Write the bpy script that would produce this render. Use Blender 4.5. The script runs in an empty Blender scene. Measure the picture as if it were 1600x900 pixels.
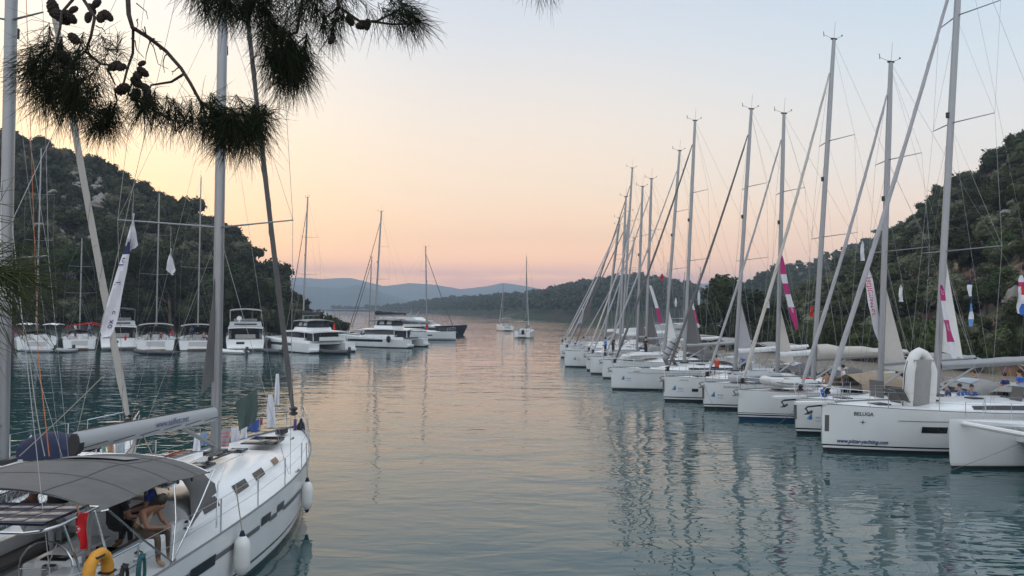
import bpy, bmesh, math, random
import numpy as np
from mathutils import Vector, Matrix, noise
R = math.radians
random.seed(7); np.random.seed(7)
sc = bpy.context.scene
COL = sc.collection
# ---------------------------------------------------------------- camera
H = 5.5; F = 1150.0
cam_d = bpy.data.cameras.new('camera'); cam = bpy.data.objects.new('camera', cam_d); COL.objects.link(cam)
cam_d.sensor_width = 36; cam_d.lens = 36 * F / 1600; cam_d.clip_start = 0.05; cam_d.clip_end = 30000
CR = Matrix.Rotation(R(90 + 1.64), 4, 'X') @ Matrix.Rotation(R(0.5), 4, 'Z')
cam.matrix_world = Matrix.Translation((0, 0, H)) @ CR
sc.camera = cam
def ray(px, py):
    return (CR.to_3x3() @ Vector(((px - 800) / F, (450 - py) / F, -1))).normalized()
def P(px, py, Y):
    d = ray(px, py); return Vector((0, 0, H)) + d * (Y / d.y)
def proj(p):
    q = CR.to_3x3().transposed() @ (Vector(p) - Vector((0, 0, H)))
    return 800 + F * q.x / -q.z, 450 - F * q.y / -q.z
def hor(px): return 483 + (px - 800) * math.tan(R(0.5))
# ---------------------------------------------------------------- world
def lin(c):
    return tuple(((v / 255) / 12.92 if v / 255 < .04045 else ((v / 255 + .055) / 1.055) ** 2.4) for v in c[:3]) + (1,)
w = bpy.data.worlds.new('World'); sc.world = w; w.use_nodes = True
nt = w.node_tree; nt.nodes.clear(); N = nt.nodes.new; Lk = nt.links.new
out = N('ShaderNodeOutputWorld')
sky = N('ShaderNodeTexSky'); sky.sky_type = 'NISHITA'; sky.sun_disc = False
sky.sun_elevation = R(2); sky.sun_rotation = R(-38); sky.air_density = 1.2; sky.dust_density = 2.0
b0 = N('ShaderNodeBackground'); b0.inputs[1].default_value = 0.05; Lk(sky.outputs[0], b0.inputs[0])
geo = N('ShaderNodeTexCoord'); sep = N('ShaderNodeSeparateXYZ'); Lk(geo.outputs['Generated'], sep.inputs[0])
def M(op, a, b=None, c=None):
    n = N('ShaderNodeMath'); n.operation = op
    for i, v in enumerate((a, b, c)):
        if v is None: continue
        if isinstance(v, (int, float)): n.inputs[i].default_value = v
        else: Lk(v, n.inputs[i])
    return n.outputs[0]
el = M('MULTIPLY', M('ARCSINE', sep.outputs['Z']), 180 / math.pi)      # elevation in degrees
def ramp(fac, stops, interp='EASE'):
    r = N('ShaderNodeValToRGB'); Lk(fac, r.inputs[0]); r.color_ramp.interpolation = interp
    e = r.color_ramp.elements
    while len(e) < len(stops): e.new(.5)
    for k, (p, c) in zip(e, stops): k.position = p; k.color = c
    return r.outputs[0]
ef = M('DIVIDE', el, 90)
AIR = .00040; AIR_TOP = 210.0; AIR_END = 4200.0
def S(e, c, amb=(.26, .31, .40)):          # radiance of the sky beyond the hazy air so that it reads as colour c from the shore
    c = lin(c); T = math.exp(-AIR * min(AIR_END, (AIR_TOP - H) / max(1e-3, math.sin(R(e)))))
    return tuple(max(.05, (x - (1 - T) * a) / T) for x, a in zip(c, amb)) + (1,)
base = ramp(ef, [(0, S(0, (206, 176, 174))), (2.5 / 90, S(2.5, (216, 184, 174))), (5.5 / 90, S(5.5, (226, 196, 178))), (9 / 90, S(9, (229, 209, 192))),
                 (14 / 90, S(14, (226, 215, 206))), (20 / 90, S(20, (208, 211, 217))), (26 / 90, S(26, (190, 201, 217))), (40 / 90, S(40, (165, 182, 205))),
                 (62 / 90, (1.15, 1.28, 1.45, 1)), (1, (1.3, 1.45, 1.65, 1))], 'LINEAR')  # topmost stops made extra bright, above the view, to light the decks
right = ramp(ef, [(0, S(0, (196, 176, 176))), (5 / 90, S(5, (214, 196, 188))), (10 / 90, S(10, (214, 211, 211))), (17 / 90, S(17, (200, 211, 221))),
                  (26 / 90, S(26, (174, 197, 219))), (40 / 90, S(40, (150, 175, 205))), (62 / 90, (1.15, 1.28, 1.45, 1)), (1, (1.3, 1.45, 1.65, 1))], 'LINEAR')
left = ramp(ef, [(0, S(0, (222, 186, 164))), (5 / 90, S(5, (242, 208, 172))), (9 / 90, S(9, (245, 220, 186))), (14 / 90, S(14, (246, 233, 210))),
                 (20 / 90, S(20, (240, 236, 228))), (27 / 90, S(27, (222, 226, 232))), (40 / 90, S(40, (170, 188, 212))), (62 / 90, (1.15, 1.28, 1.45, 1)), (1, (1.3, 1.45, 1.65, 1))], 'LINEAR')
az = M('MULTIPLY', M('ARCTAN2', sep.outputs['X'], sep.outputs['Y']), 180 / math.pi)   # 0 ahead, + right
def mixc(f, a, b):
    m = N('ShaderNodeMix'); m.data_type = 'RGBA'; Lk(f, m.inputs[0]); Lk(a, m.inputs[6]); Lk(b, m.inputs[7]); return m.outputs[2]
def mr(v, a, b):
    m = N('ShaderNodeMapRange'); m.interpolation_type = 'SMOOTHSTEP'; Lk(v, m.inputs[0]); m.inputs[1].default_value = a; m.inputs[2].default_value = b; return m.outputs[0]
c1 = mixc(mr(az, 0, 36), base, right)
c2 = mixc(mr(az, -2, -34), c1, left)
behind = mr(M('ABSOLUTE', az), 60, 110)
bk = N('ShaderNodeRGB'); bk.outputs[0].default_value = (1.0, 1.08, 1.18, 1)  # unseen sky behind the camera, with added brightness to light the hulls
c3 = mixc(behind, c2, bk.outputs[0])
# soft lilac cloud bank low over the far mountains
cn = N('ShaderNodeTexNoise'); cn.inputs['Scale'].default_value = 3.2; cn.inputs['Detail'].default_value = 5
mp = N('ShaderNodeMapping'); mp.inputs['Scale'].default_value = (1, 1, 9); mp.inputs['Location'].default_value = (2.3, .4, 0); Lk(geo.outputs['Generated'], mp.inputs[0]); Lk(mp.outputs[0], cn.inputs[0])
cl = M('MULTIPLY', mr(cn.outputs[0], .42, .56), M('MULTIPLY', mr(el, 3.9, 2.4), .6))
lil = N('ShaderNodeRGB'); lil.outputs[0].default_value = S(3, (188, 164, 176))
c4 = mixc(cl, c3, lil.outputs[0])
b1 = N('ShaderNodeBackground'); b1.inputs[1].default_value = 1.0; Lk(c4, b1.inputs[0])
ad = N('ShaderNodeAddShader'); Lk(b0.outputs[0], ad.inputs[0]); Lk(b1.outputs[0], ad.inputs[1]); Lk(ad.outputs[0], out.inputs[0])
sun_d = bpy.data.lights.new('sun', 'SUN'); sun = bpy.data.objects.new('sun', sun_d); COL.objects.link(sun)
sun_d.energy = 0.35; sun_d.angle = R(35); sun_d.color = (1, .86, .72)
sun.rotation_euler = Vector((-math.sin(R(-38)), -math.cos(R(-38)), -.5)).to_track_quat('-Z', 'Y').to_euler()   # afterglow, from beyond the left hill
sc.view_settings.view_transform = 'Standard'; sc.view_settings.look = 'None'; sc.view_settings.exposure = 0.12; sc.view_settings.gamma = 1
sc.render.engine = 'CYCLES'; cy = sc.cycles
cy.use_denoising = True; cy.max_bounces = 6; cy.diffuse_bounces = 2; cy.glossy_bounces = 3; cy.transmission_bounces = 4; cy.transparent_max_bounces = 8
cy.volume_bounces = 1; cy.caustics_reflective = False; cy.caustics_refractive = False; cy.sample_clamp_indirect = 4
cy.use_adaptive_sampling = True; cy.adaptive_threshold = 0.02
# ---------------------------------------------------------------- helpers
MATS = {}
def mat(name, col=None, rough=.5, metal=0, var=0.0, scale=6, bump=0, spec=.5, trans=0, alpha=1, rand=0.0, sheen=0):
    if name in MATS: return MATS[name]
    m = bpy.data.materials.new(name); m.use_nodes = True; t = m.node_tree; p = t.nodes['Principled BSDF']
    c = col if len(col) == 4 else (*col, 1)
    p.inputs['Roughness'].default_value = rough; p.inputs['Metallic'].default_value = metal
    p.inputs['Specular IOR Level'].default_value = spec; p.inputs['Alpha'].default_value = alpha
    if trans: p.inputs['Transmission Weight'].default_value = trans
    n = t.nodes.new('ShaderNodeTexNoise'); n.inputs['Scale'].default_value = scale; n.inputs['Detail'].default_value = 5
    tc = t.nodes.new('ShaderNodeTexCoord'); t.links.new(tc.outputs['Object'], n.inputs[0])
    mx = t.nodes.new('ShaderNodeMix'); mx.data_type = 'RGBA'; v = var or .06
    mx.inputs[6].default_value = tuple(x * (1 - v) for x in c[:3]) + (1,); mx.inputs[7].default_value = tuple(min(1, x * (1 + v)) for x in c[:3]) + (1,)
    t.links.new(n.outputs[0], mx.inputs[0]); src = mx.outputs[2]
    if rand:
        oi = t.nodes.new('ShaderNodeObjectInfo'); hs = t.nodes.new('ShaderNodeHueSaturation')
        a = t.nodes.new('ShaderNodeMapRange'); a.inputs[3].default_value = 1 - rand; a.inputs[4].default_value = 1 + rand
        b = t.nodes.new('ShaderNodeMapRange'); b.inputs[3].default_value = .5 - rand * .06; b.inputs[4].default_value = .5 + rand * .04
        t.links.new(oi.outputs['Random'], a.inputs[0]); t.links.new(oi.outputs['Random'], b.inputs[0])
        t.links.new(a.outputs[0], hs.inputs['Value']); t.links.new(b.outputs[0], hs.inputs['Hue']); t.links.new(src, hs.inputs['Color']); src = hs.outputs[0]
    t.links.new(src, p.inputs['Base Color'])
    if bump:
        bn = t.nodes.new('ShaderNodeBump'); bn.inputs['Strength'].default_value = bump; bn.inputs['Distance'].default_value = .05
        t.links.new(n.outputs[0], bn.inputs['Height']); t.links.new(bn.outputs[0], p.inputs['Normal'])
    MATS[name] = m; return m
def tag(o, label=None, cat=None, group=None, kind=None):
    if label: o['label'] = label
    if cat: o['category'] = cat
    if group: o['group'] = group
    if kind: o['kind'] = kind
    return o
def empty(name, loc, rz, label, cat, group=None):
    o = bpy.data.objects.new(name, None); COL.objects.link(o); o.location = loc; o.rotation_euler = (0, 0, rz); o.empty_display_size = .3
    return tag(o, label, cat, group)
class MB:
    def __init__(s): s.v = []; s.f = []; s.m = []
    def add(s, vs, fs, mi=0):
        k = len(s.v); s.v += [tuple(v) for v in vs]; s.f += [tuple(i + k for i in f) for f in fs]; s.m += [mi] * len(fs); return s
    def box(s, c, d, rz=0, ry=0, mi=0, taper=1.0, rx=0):
        x, y, z = d[0] / 2, d[1] / 2, d[2] / 2
        m = Matrix.Translation(c) @ Matrix.Rotation(rz, 4, 'Z') @ Matrix.Rotation(ry, 4, 'Y') @ Matrix.Rotation(rx, 4, 'X')
        b = min(x, y, z) * .18
        vs = []
        for sz, tp in ((-1, 1), (1, taper)):
            for ins, dz in (((0, b), (b, 0)) if sz < 0 else ((b, 0), (0, b)))[::1]: pass
        # chamfered box: eight-sided rings
        def ring(hx, hy, zz, cc): return [(hx, hy - cc, zz), (hx - cc, hy, zz), (-hx + cc, hy, zz), (-hx, hy - cc, zz), (-hx, -hy + cc, zz), (-hx + cc, -hy, zz), (hx - cc, -hy, zz), (hx, -hy + cc, zz)]
        R4 = [ring(x - b, y - b, -z, b), ring(x, y, -z + b, b), ring(x * taper, y * taper, z - b, b), ring((x - b) * taper, (y - b) * taper, z, b)]
        vs = [m @ Vector(p) for r in R4 for p in r]
        fs = [tuple(reversed(range(8)))] + [tuple(range(24, 32))]
        for r in range(3):
            for i in range(8): j = (i + 1) % 8; fs.append((r * 8 + i, r * 8 + j, r * 8 + 8 + j, r * 8 + 8 + i))
        return s.add(vs, fs, mi)
    def tube(s, pts, r, n=6, mi=0, cap=True, flat=None):
        pts = [Vector(p) for p in pts]; k = len(pts)
        rs = r if isinstance(r, (list, tuple)) else [r] * k
        vs = []; up = None
        for i, p in enumerate(pts):
            d = (pts[min(i + 1, k - 1)] - pts[max(i - 1, 0)]).normalized()
            if up is None:
                up = Vector((0, 0, 1)) if abs(d.z) < .9 else Vector((1, 0, 0))
            a = d.cross(up).normalized(); b = a.cross(d).normalized(); up = b
            fa, fb = flat or (1, 1)
            for j in range(n):
                t = 2 * math.pi * j / n; vs.append(p + a * math.cos(t) * rs[i] * fa + b * math.sin(t) * rs[i] * fb)
        fs = [(i * n + j, i * n + (j + 1) % n, (i + 1) * n + (j + 1) % n, (i + 1) * n + j) for i in range(k - 1) for j in range(n)]
        if cap: fs += [tuple(reversed(range(n))), tuple(range((k - 1) * n, k * n))]
        return s.add(vs, fs, mi)
    def grid(s, g, mi=0, closed=False):            # g: rows of points
        n = len(g[0]); vs = [p for r in g for p in r]; fs = []
        for i in range(len(g) - 1):
            for j in range(n if closed else n - 1):
                j2 = (j + 1) % n; fs.append((i * n + j, i * n + j2, (i + 1) * n + j2, (i + 1) * n + j))
        return s.add(vs, fs, mi)
    def slab(s, g, th, mi=0):                      # a sheet of points with thickness th downwards along its normal
        n = len(g[0]); m_ = len(g); g = [[Vector(p) for p in r] for r in g]
        lo = []
        for i in range(m_):
            row = []
            for j in range(n):
                du = g[min(i + 1, m_ - 1)][j] - g[max(i - 1, 0)][j]; dv = g[i][min(j + 1, n - 1)] - g[i][max(j - 1, 0)]
                nn = du.cross(dv); nn = nn.normalized() if nn.length > 1e-9 else Vector((0, 0, 1)); row.append(g[i][j] - nn * th)
            lo.append(row)
        s.grid(g, mi); s.grid([r[::-1] for r in lo], mi)
        ed = [(g[0], lo[0]), (g[-1][::-1], lo[-1][::-1]), ([r[0] for r in g][::-1], [r[0] for r in lo][::-1]), ([r[-1] for r in g], [r[-1] for r in lo])]
        for a, b in ed: s.grid([b, a], mi)
        return s
    def lathe(s, c, prof, n=12, mi=0, mtx=None):
        vs = []
        for r, z in prof:
            for j in range(n):
                t = 2 * math.pi * j / n; q = Vector((r * math.cos(t), r * math.sin(t), z))
                vs.append(Vector(c) + (mtx @ q if mtx else q))
        k = len(prof); fs = [(i * n + j, i * n + (j + 1) % n, (i + 1) * n + (j + 1) % n, (i + 1) * n + j) for i in range(k - 1) for j in range(n)]
        fs += [tuple(reversed(range(n))), tuple(range((k - 1) * n, k * n))]
        return s.add(vs, fs, mi)
    def ball(s, c, r, n=10, mi=0, sq=(1, 1, 1)):
        k = n // 2 + 1; vs = []
        for i in range(1, k):
            a = math.pi * i / k
            for j in range(n):
                t = 2 * math.pi * j / n; vs.append((c[0] + r * sq[0] * math.sin(a) * math.cos(t), c[1] + r * sq[1] * math.sin(a) * math.sin(t), c[2] - r * sq[2] * math.cos(a)))
        rows = k - 1; fs = [(i * n + j, i * n + (j + 1) % n, (i + 1) * n + (j + 1) % n, (i + 1) * n + j) for i in range(rows - 1) for j in range(n)]
        b = len(vs); vs += [(c[0], c[1], c[2] - r * sq[2]), (c[0], c[1], c[2] + r * sq[2])]
        fs += [(b, (j + 1) % n, j) for j in range(n)] + [(b + 1, (rows - 1) * n + j, (rows - 1) * n + (j + 1) % n) for j in range(n)]
        return s.add(vs, fs, mi)
    def build(s, name, mats, parent=None, smooth=True, angle=40):
        me = bpy.data.meshes.new(name); me.from_pydata([tuple(v) for v in s.v], [], s.f)
        if not isinstance(mats, (list, tuple)): mats = [mats]
        for m in mats: me.materials.append(m)
        if len(mats) > 1: me.polygons.foreach_set('material_index', s.m)
        if smooth: me.shade_smooth(); me.set_sharp_from_angle(angle=R(angle))
        me.update()
        o = bpy.data.objects.new(name, me); COL.objects.link(o)
        if parent: o.parent = parent
        return o
def top(mb, name, mats, label, cat, group=None, loc=None, **k):      # one-mesh thing with its own origin
    if loc is not None: loc = Vector(loc); mb.v = [tuple(Vector(v) - loc) for v in mb.v]
    o = mb.build(name, mats, None, **k)
    if loc is not None: o.location = loc
    return tag(o, label, cat, group)
def fast_mesh(name, V, Fq, mats, idx=None, smooth=False):           # numpy arrays, quads or tris
    me = bpy.data.meshes.new(name); n = Fq.shape[1]
    me.vertices.add(len(V)); me.vertices.foreach_set('co', V.astype(np.float32).ravel())
    me.loops.add(Fq.size); me.loops.foreach_set('vertex_index', Fq.astype(np.int32).ravel())
    me.polygons.add(len(Fq)); me.polygons.foreach_set('loop_start', np.arange(0, Fq.size, n, dtype=np.int32))
    me.polygons.foreach_set('use_smooth', np.full(len(Fq), smooth))
    if not isinstance(mats, (list, tuple)): mats = [mats]
    for m in mats: me.materials.append(m)
    if idx is not None: me.polygons.foreach_set('material_index', idx.astype(np.int32))
    me.update(calc_edges=True); return me
def text_polys(s, size=1, shear=0, bold=0):
    c = bpy.data.curves.new('t', 'FONT'); c.offset = bold; c.body = s; c.size = size; c.shear = shear; c.resolution_u = 2
    o = bpy.data.objects.new('t', c); COL.objects.link(o)
    me = bpy.data.meshes.new_from_object(o.evaluated_get(bpy.context.evaluated_depsgraph_get()))
    vs = [tuple(v.co) for v in me.vertices]; fs = [tuple(p.vertices) for p in me.polygons]
    bpy.data.objects.remove(o); bpy.data.curves.remove(c); bpy.data.meshes.remove(me); return vs, fs
def text_on(fn, s, size, u0, v0, mb=None, shear=0, du=1, mi=0, bold=0, sq=1):      # fn(u,v)->point on a surface
    vs, fs = text_polys(s, size, shear, bold); mb = mb or MB()
    mb.add([fn(u0 + du * x * sq, v0 + y) for x, y, z in vs], fs if du > 0 else [f[::-1] for f in fs], mi); return mb
# ================================================================ SETTING: water, hills, shores
def water_material():
    m = bpy.data.materials.new('sea_water'); m.use_nodes = True; t = m.node_tree; p = t.nodes['Principled BSDF']; n = t.nodes.new; l = t.links.new
    p.inputs['Base Color'].default_value = (.010, .048, .052, 1); p.inputs['Roughness'].default_value = .012; p.inputs['IOR'].default_value = 1.55
    tc = n('ShaderNodeTexCoord'); src = tc.outputs['Object']
    hs = []
    for sca, rot, amp, det, dis in (((.28, .55, 1), .12, 1.5, 2, .4), ((1.1, 2.6, 1), -.2, .34, 1, .8), ((.9, 1.5, 1), 1.0, .16, 2, .4), ((4.0, 7.5, 1), .3, .014, 1, .3), ((.10, .16, 1), .5, 1.4, 1, 0)):
        mp = n('ShaderNodeMapping'); mp.inputs['Scale'].default_value = sca; mp.inputs['Rotation'].default_value = (0, 0, rot); l(src, mp.inputs[0])
        x = n('ShaderNodeTexNoise'); x.inputs['Scale'].default_value = 1; x.inputs['Detail'].default_value = det; x.inputs['Distortion'].default_value = dis; x.inputs['Roughness'].default_value = .45
        l(mp.outputs[0], x.inputs[0]); q = n('ShaderNodeMath'); q.operation = 'MULTIPLY'; q.inputs[1].default_value = amp; l(x.outputs[0], q.inputs[0]); hs.append(q.outputs[0])
    s = hs[0]
    for h in hs[1:]:
        a = n('ShaderNodeMath'); a.operation = 'ADD'; l(s, a.inputs[0]); l(h, a.inputs[1]); s = a.outputs[0]
    # patches of calm and of breeze
    pn = n('ShaderNodeTexNoise'); pn.inputs['Scale'].default_value = .028; pn.inputs['Detail'].default_value = 2; l(src, pn.inputs[0])
    pr = n('ShaderNodeMapRange'); pr.inputs[1].default_value = .35; pr.inputs[2].default_value = .65; pr.inputs[3].default_value = .40; pr.inputs[4].default_value = 1.25; l(pn.outputs[0], pr.inputs[0])
    b = n('ShaderNodeBump'); b.inputs['Distance'].default_value = WAVE; l(pr.outputs[0], b.inputs['Strength']); l(s, b.inputs['Height']); l(b.outputs[0], p.inputs['Normal'])
    return m
WAVE = .06
mb = MB()
xs = [-4800, -2000, -700, -200, -60, 0, 60, 200, 700, 2000, 4800]; ys = [-60, 0, 60, 200, 700, 2000, 4150]
mb.grid([[(x, y, 0) for x in xs] for y in ys])
tag(mb.build('water', water_material(), None, smooth=False), kind='structure')

def interp(tab, x):
    xs_, ys_ = zip(*tab); return float(np.interp(x, xs_, ys_))
def fbm(x, y, s, o=4): return noise.fractal(Vector((x * s, y * s, 3.7)), 1.0, 2.0, o)
def hill_material(name, dark, light, thr, sc_):
    m = bpy.data.materials.new(name); m.use_nodes = True; t = m.node_tree; p = t.nodes['Principled BSDF']; n = t.nodes.new; l = t.links.new
    tc = n('ShaderNodeTexCoord'); a = n('ShaderNodeTexNoise'); a.inputs['Scale'].default_value = sc_; a.inputs['Detail'].default_value = 9; a.inputs['Roughness'].default_value = .65; l(tc.outputs['Object'], a.inputs[0])
    r = n('ShaderNodeValToRGB'); e = r.color_ramp.elements; e[0].position = thr - .06; e[0].color = dark; e[1].position = thr + .05; e[1].color = light
    l(a.outputs[0], r.inputs[0]); v = n('ShaderNodeTexVoronoi'); v.inputs['Scale'].default_value = sc_ * 6; l(tc.outputs['Object'], v.inputs[0])
    mx = n('ShaderNodeMix'); mx.data_type = 'RGBA'; mx.blend_type = 'MULTIPLY'; mx.inputs[0].default_value = .5; l(r.outputs[0], mx.inputs[6]); l(v.outputs['Color'], mx.inputs[7])
    l(mx.outputs[2], p.inputs['Base Color']); p.inputs['Roughness'].default_value = .95; p.inputs['Specular IOR Level'].default_value = .1
    b = n('ShaderNodeBump'); b.inputs['Distance'].default_value = .6; b.inputs['Strength'].default_value = .8; l(a.outputs[0], b.inputs['Height']); l(b.outputs[0], p.inputs['Normal']); return m
class Hill:
    def __init__(s, ridge, db, dr, tree, shape=1.0, rough=.06, hb=.6):
        s.ridge, s.db, s.dr, s.tree, s.shape, s.rough, s.hb = ridge, db, dr, tree, shape, rough, hb
    def pos(s, px, t):
        a, b = interp(s.db, px), interp(s.dr, px); Y = a + (b - a) * t; X = (px - 800) / F * Y
        hr = max(1.0, H + (hor(px) - interp(s.ridge, px)) / F * b - s.tree)
        if t <= 1: z = hr * (t ** s.shape) if t > 0 else t * 8
        else: z = hr * (1 - .35 * (t - 1)) 
        wgt = min(1, max(0, t * 3)) * (1 if t < .8 else max(.25, (1.25 - t) * 2.2) if t <= 1 else .4)
        z += hr * s.rough * wgt * fbm(X, Y, 3.0 / max(30, (b - a)) , 5) * 2
        return Vector((X, Y, z + s.hb * (1 if t > 0 else 0)))
    def build(s, name, m, x0, x1, nx, nt_, tmax=1.5):
        ts = [-.06, -.02, 0.0] + [tmax * (k + 1) / nt_ for k in range(nt_)]
        g = [[s.pos(x0 + (x1 - x0) * i / nx, t) for i in range(nx + 1)] for t in ts]
        o = MB().grid(g[::1]).build(name, m, None, angle=180); tag(o, kind='structure'); return o
LH = Hill([(-1500, 60), (-700, 120), (-200, 215), (0, 226), (60, 228), (130, 250), (200, 283), (250, 306), (300, 324), (350, 350), (400, 402), (440, 436), (480, 470), (510, 494), (530, 510), (545, 530), (556, 548)],
          [(-1500, 60), (-300, 90), (0, 100), (300, 105), (545, 112)], [(-1500, 140), (-300, 170), (0, 185), (200, 180), (350, 165), (545, 119)], 3.0, .85, .05)
RH = Hill([(1100, 545), (1150, 520), (1180, 512), (1210, 488), (1240, 464), (1300, 424), (1340, 402), (1380, 382), (1420, 352), (1450, 315), (1500, 285), (1550, 243), (1600, 205), (1700, 140), (1900, 90), (2600, 60)],
          [(1100, 92), (1200, 82), (1300, 70), (1450, 60), (1600, 52), (1900, 42), (2600, 30)], [(1100, 110), (1200, 160), (1300, 200), (1450, 165), (1600, 140), (1900, 110), (2600, 80)], 2.6, .8, .05)
FR = Hill([(1060, 480), (1100, 470), (1175, 442), (1210, 426), (1260, 412), (1300, 400), (1330, 384), (1400, 355), (1500, 340), (1700, 320)],
          [(1060, 330), (1700, 330)], [(1060, 420), (1700, 600)], 3.5, .9, .04)
HEAD = Hill([(300, 486), (520, 485), (600, 483), (625, 481), (660, 476), (700, 471), (740, 469), (790, 467), (850, 463), (880, 455), (910, 447), (940, 442), (1000, 440), (1040, 443), (1075, 453), (1110, 470), (1180, 470), (1400, 470)],
            [(300, 1500), (545, 1320), (620, 1000), (760, 560), (880, 395), (1400, 330)], [(300, 1600), (620, 1150), (760, 900), (880, 720), (1000, 640), (1400, 600)], 1, .75, .04)
MT = Hill([(200, 425), (380, 440), (465, 433), (500, 436), (550, 434), (575, 440), (600, 447), (640, 443), (680, 446), (720, 452), (760, 447), (785, 442), (820, 446), (850, 452), (900, 452), (1000, 446), (1200, 440), (1500, 430)],
          [(200, 3000), (1500, 3000)], [(200, 3900), (1500, 3900)], 0, .8, .05)
MT2 = Hill([(200, 440), (470, 446), (520, 452), (560, 446), (600, 458), (640, 470), (700, 466), (760, 468), (820, 463), (900, 466), (1200, 460)],
           [(200, 2100), (1500, 2100)], [(200, 2600), (1500, 2600)], 0, .8, .07)
mL = hill_material('maquis_soil_and_grey_rock', (.030, .034, .018, 1), (.20, .18, .155, 1), .56, .09)
mR = hill_material('maquis_soil_and_red_rock', (.045, .036, .022, 1), (.24, .185, .14, 1), .50, .14)
mH = hill_material('headland_soil', (.035, .045, .025, 1), (.14, .11, .08, 1), .60, .012)
mM = hill_material('mountain_slope', (.05, .07, .05, 1), (.09, .09, .08, 1), .6, .001)
LH.build('hill', mL, -1500, 556, 150, 50); RH.build('hill', mR, 1100, 2600, 110, 60); FR.build('hill', mH, 1060, 1700, 60, 24, 1.2)
HEAD.build('hill', mH, 300, 1400, 200, 40, 1.3); MT.build('hill', mM, 200, 1500, 160, 12, 1.1); MT2.build('hill', mM, 200, 1200, 120, 12, 1.1)
# quay on the right, terrace under the photographer
mb = MB()
ed = [(40, 20), (29.3, 29.5), (27.6, 35), (24.5, 48), (22.0, 60), (20.0, 73), (19.5, 88), (24, 100), (30, 110)]
mb.grid([[(x, y, -.8) for x, y in ed], [(x + .1, y, .75) for x, y in ed], [(x + 6, y + 1, .8) for x, y in ed], [(x + 28, y + 6, 1.2) for x, y in ed]])
mS = mat('pale_gravel', (.17, .145, .115), .9, var=.35, scale=2.5, bump=.5)
tag(mb.build('quay', mS, None, smooth=False), kind='structure')
mb = MB(); g = []
for j in range(14):
    row = []
    for i in range(30):
        x = -14 + i; y = 1.2 - j * 1.2 + .5 * fbm(x, j, .6); z = 3.85 + .15 * fbm(x, y, .5)
        if j == 0: y += 1.0; z = -.8
        if j == 1: y = 1.0 + .4 * fbm(x, 1, .6); z = 3.3
        row.append((x, y, z))
    g.append(row)
mb.grid(g[::-1]); tag(mb.build('ground', mS, None), kind='structure')

# ---------------------------------------------------------------- vegetation
def foliage(name, dark, light, rand):
    m = mat(name, (.05, .05, .05), .75, spec=.15, rand=rand); t = m.node_tree
    tc = t.nodes.new('ShaderNodeTexCoord'); gm = t.nodes.new('ShaderNodeNewGeometry'); f = None
    for sc_, w_ in ((.16, .55), (1.3, .45)):
        n = t.nodes.new('ShaderNodeTexNoise'); n.inputs['Scale'].default_value = sc_; n.inputs['Detail'].default_value = 3; t.links.new(gm.outputs['Position'], n.inputs[0])
        a = t.nodes.new('ShaderNodeMapRange'); a.inputs[1].default_value = .36; a.inputs[2].default_value = .64; a.inputs[4].default_value = w_; t.links.new(n.outputs[0], a.inputs[0])
        if f is None: f = a.outputs[0]
        else: q = t.nodes.new('ShaderNodeMath'); q.operation = 'ADD'; t.links.new(f, q.inputs[0]); t.links.new(a.outputs[0], q.inputs[1]); f = q.outputs[0]
    mx = [n for n in t.nodes if n.type == 'MIX'][0]; mx.inputs[6].default_value = (*dark, 1); mx.inputs[7].default_value = (*light, 1); t.links.new(f, mx.inputs[0])
    return m
fol = {'oak': foliage('evergreen_oak_leaves', (.011, .017, .007), (.046, .056, .022), .5), 'olive': foliage('wild_olive_leaves', (.040, .048, .026), (.135, .142, .085), .45),
       'pine': foliage('pine_foliage', (.011, .020, .008), (.045, .058, .02), .4), 'bright': foliage('fresh_green_leaves', (.028, .042, .014), (.07, .088, .032), .4)}
bark = mat('tree_bark', (.10, .075, .055), .9, var=.4, scale=8, bump=.6)
def crown_arrays(rng, r, h, nl, leaf, lobes=9, core=True, flat=.75):
    """leaf-sized quads over uneven lobes; r crown radius, centre height h"""
    V = []; Q = []
    L = []
    for k in range(lobes):
        a = rng.uniform(0, 2 * math.pi); q = rng.uniform(0, .68) * r; zz = rng.uniform(-.45, .55) * r * flat
        L.append((q * math.cos(a), q * math.sin(a), h + zz, r * rng.uniform(.3, .52)))
    L.append((0, 0, h, r * .55))
    wts = np.array([l[3] ** 2 for l in L]); wts /= wts.sum()
    for i in range(nl):
        l = L[rng.choice(len(L), p=wts)]
        d = rng.normal(size=3); d /= np.linalg.norm(d) + 1e-9
        if d[2] < -.3 and rng.random() < .5: d[2] = -d[2]
        rr = l[3] * (rng.uniform(.80, 1.12) if rng.random() < .85 else rng.uniform(.5, 1.3))
        c = np.array(l[:3]) + d * rr * np.array([1, 1, flat])
        nrm = d + rng.normal(size=3) * .55; nrm /= np.linalg.norm(nrm)
        u = np.cross(nrm, rng.normal(size=3)); u /= np.linalg.norm(u) + 1e-9; v = np.cross(nrm, u)
        s = leaf * rng.uniform(.5, 1.25); k = len(V)
        V += [c - u * s * .5, c + v * s * .32, c + u * s * .62, c - v * s * .36]; Q.append((k, k + 1, k + 2, k + 3))
    if core:
        for l in L:
            k = len(V); n, m_ = 7, 4
            for i in range(m_ + 1):
                a = math.pi * (i + .02) / (m_ + .04)
                for j in range(n):
                    t = 2 * math.pi * j / n; q = l[3] * .80 * rng.uniform(.8, 1.08)
                    V.append(np.array([l[0] + q * math.sin(a) * math.cos(t), l[1] + q * math.sin(a) * math.sin(t), l[2] - q * math.cos(a) * flat]))
            for i in range(m_):
                for j in range(n): Q.append((k + i * n + j, k + i * n + (j + 1) % n, k + (i + 1) * n + (j + 1) % n, k + (i + 1) * n + j))
    return np.array(V), np.array(Q)
rng = np.random.default_rng(5)
CROWNS = {}
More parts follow.
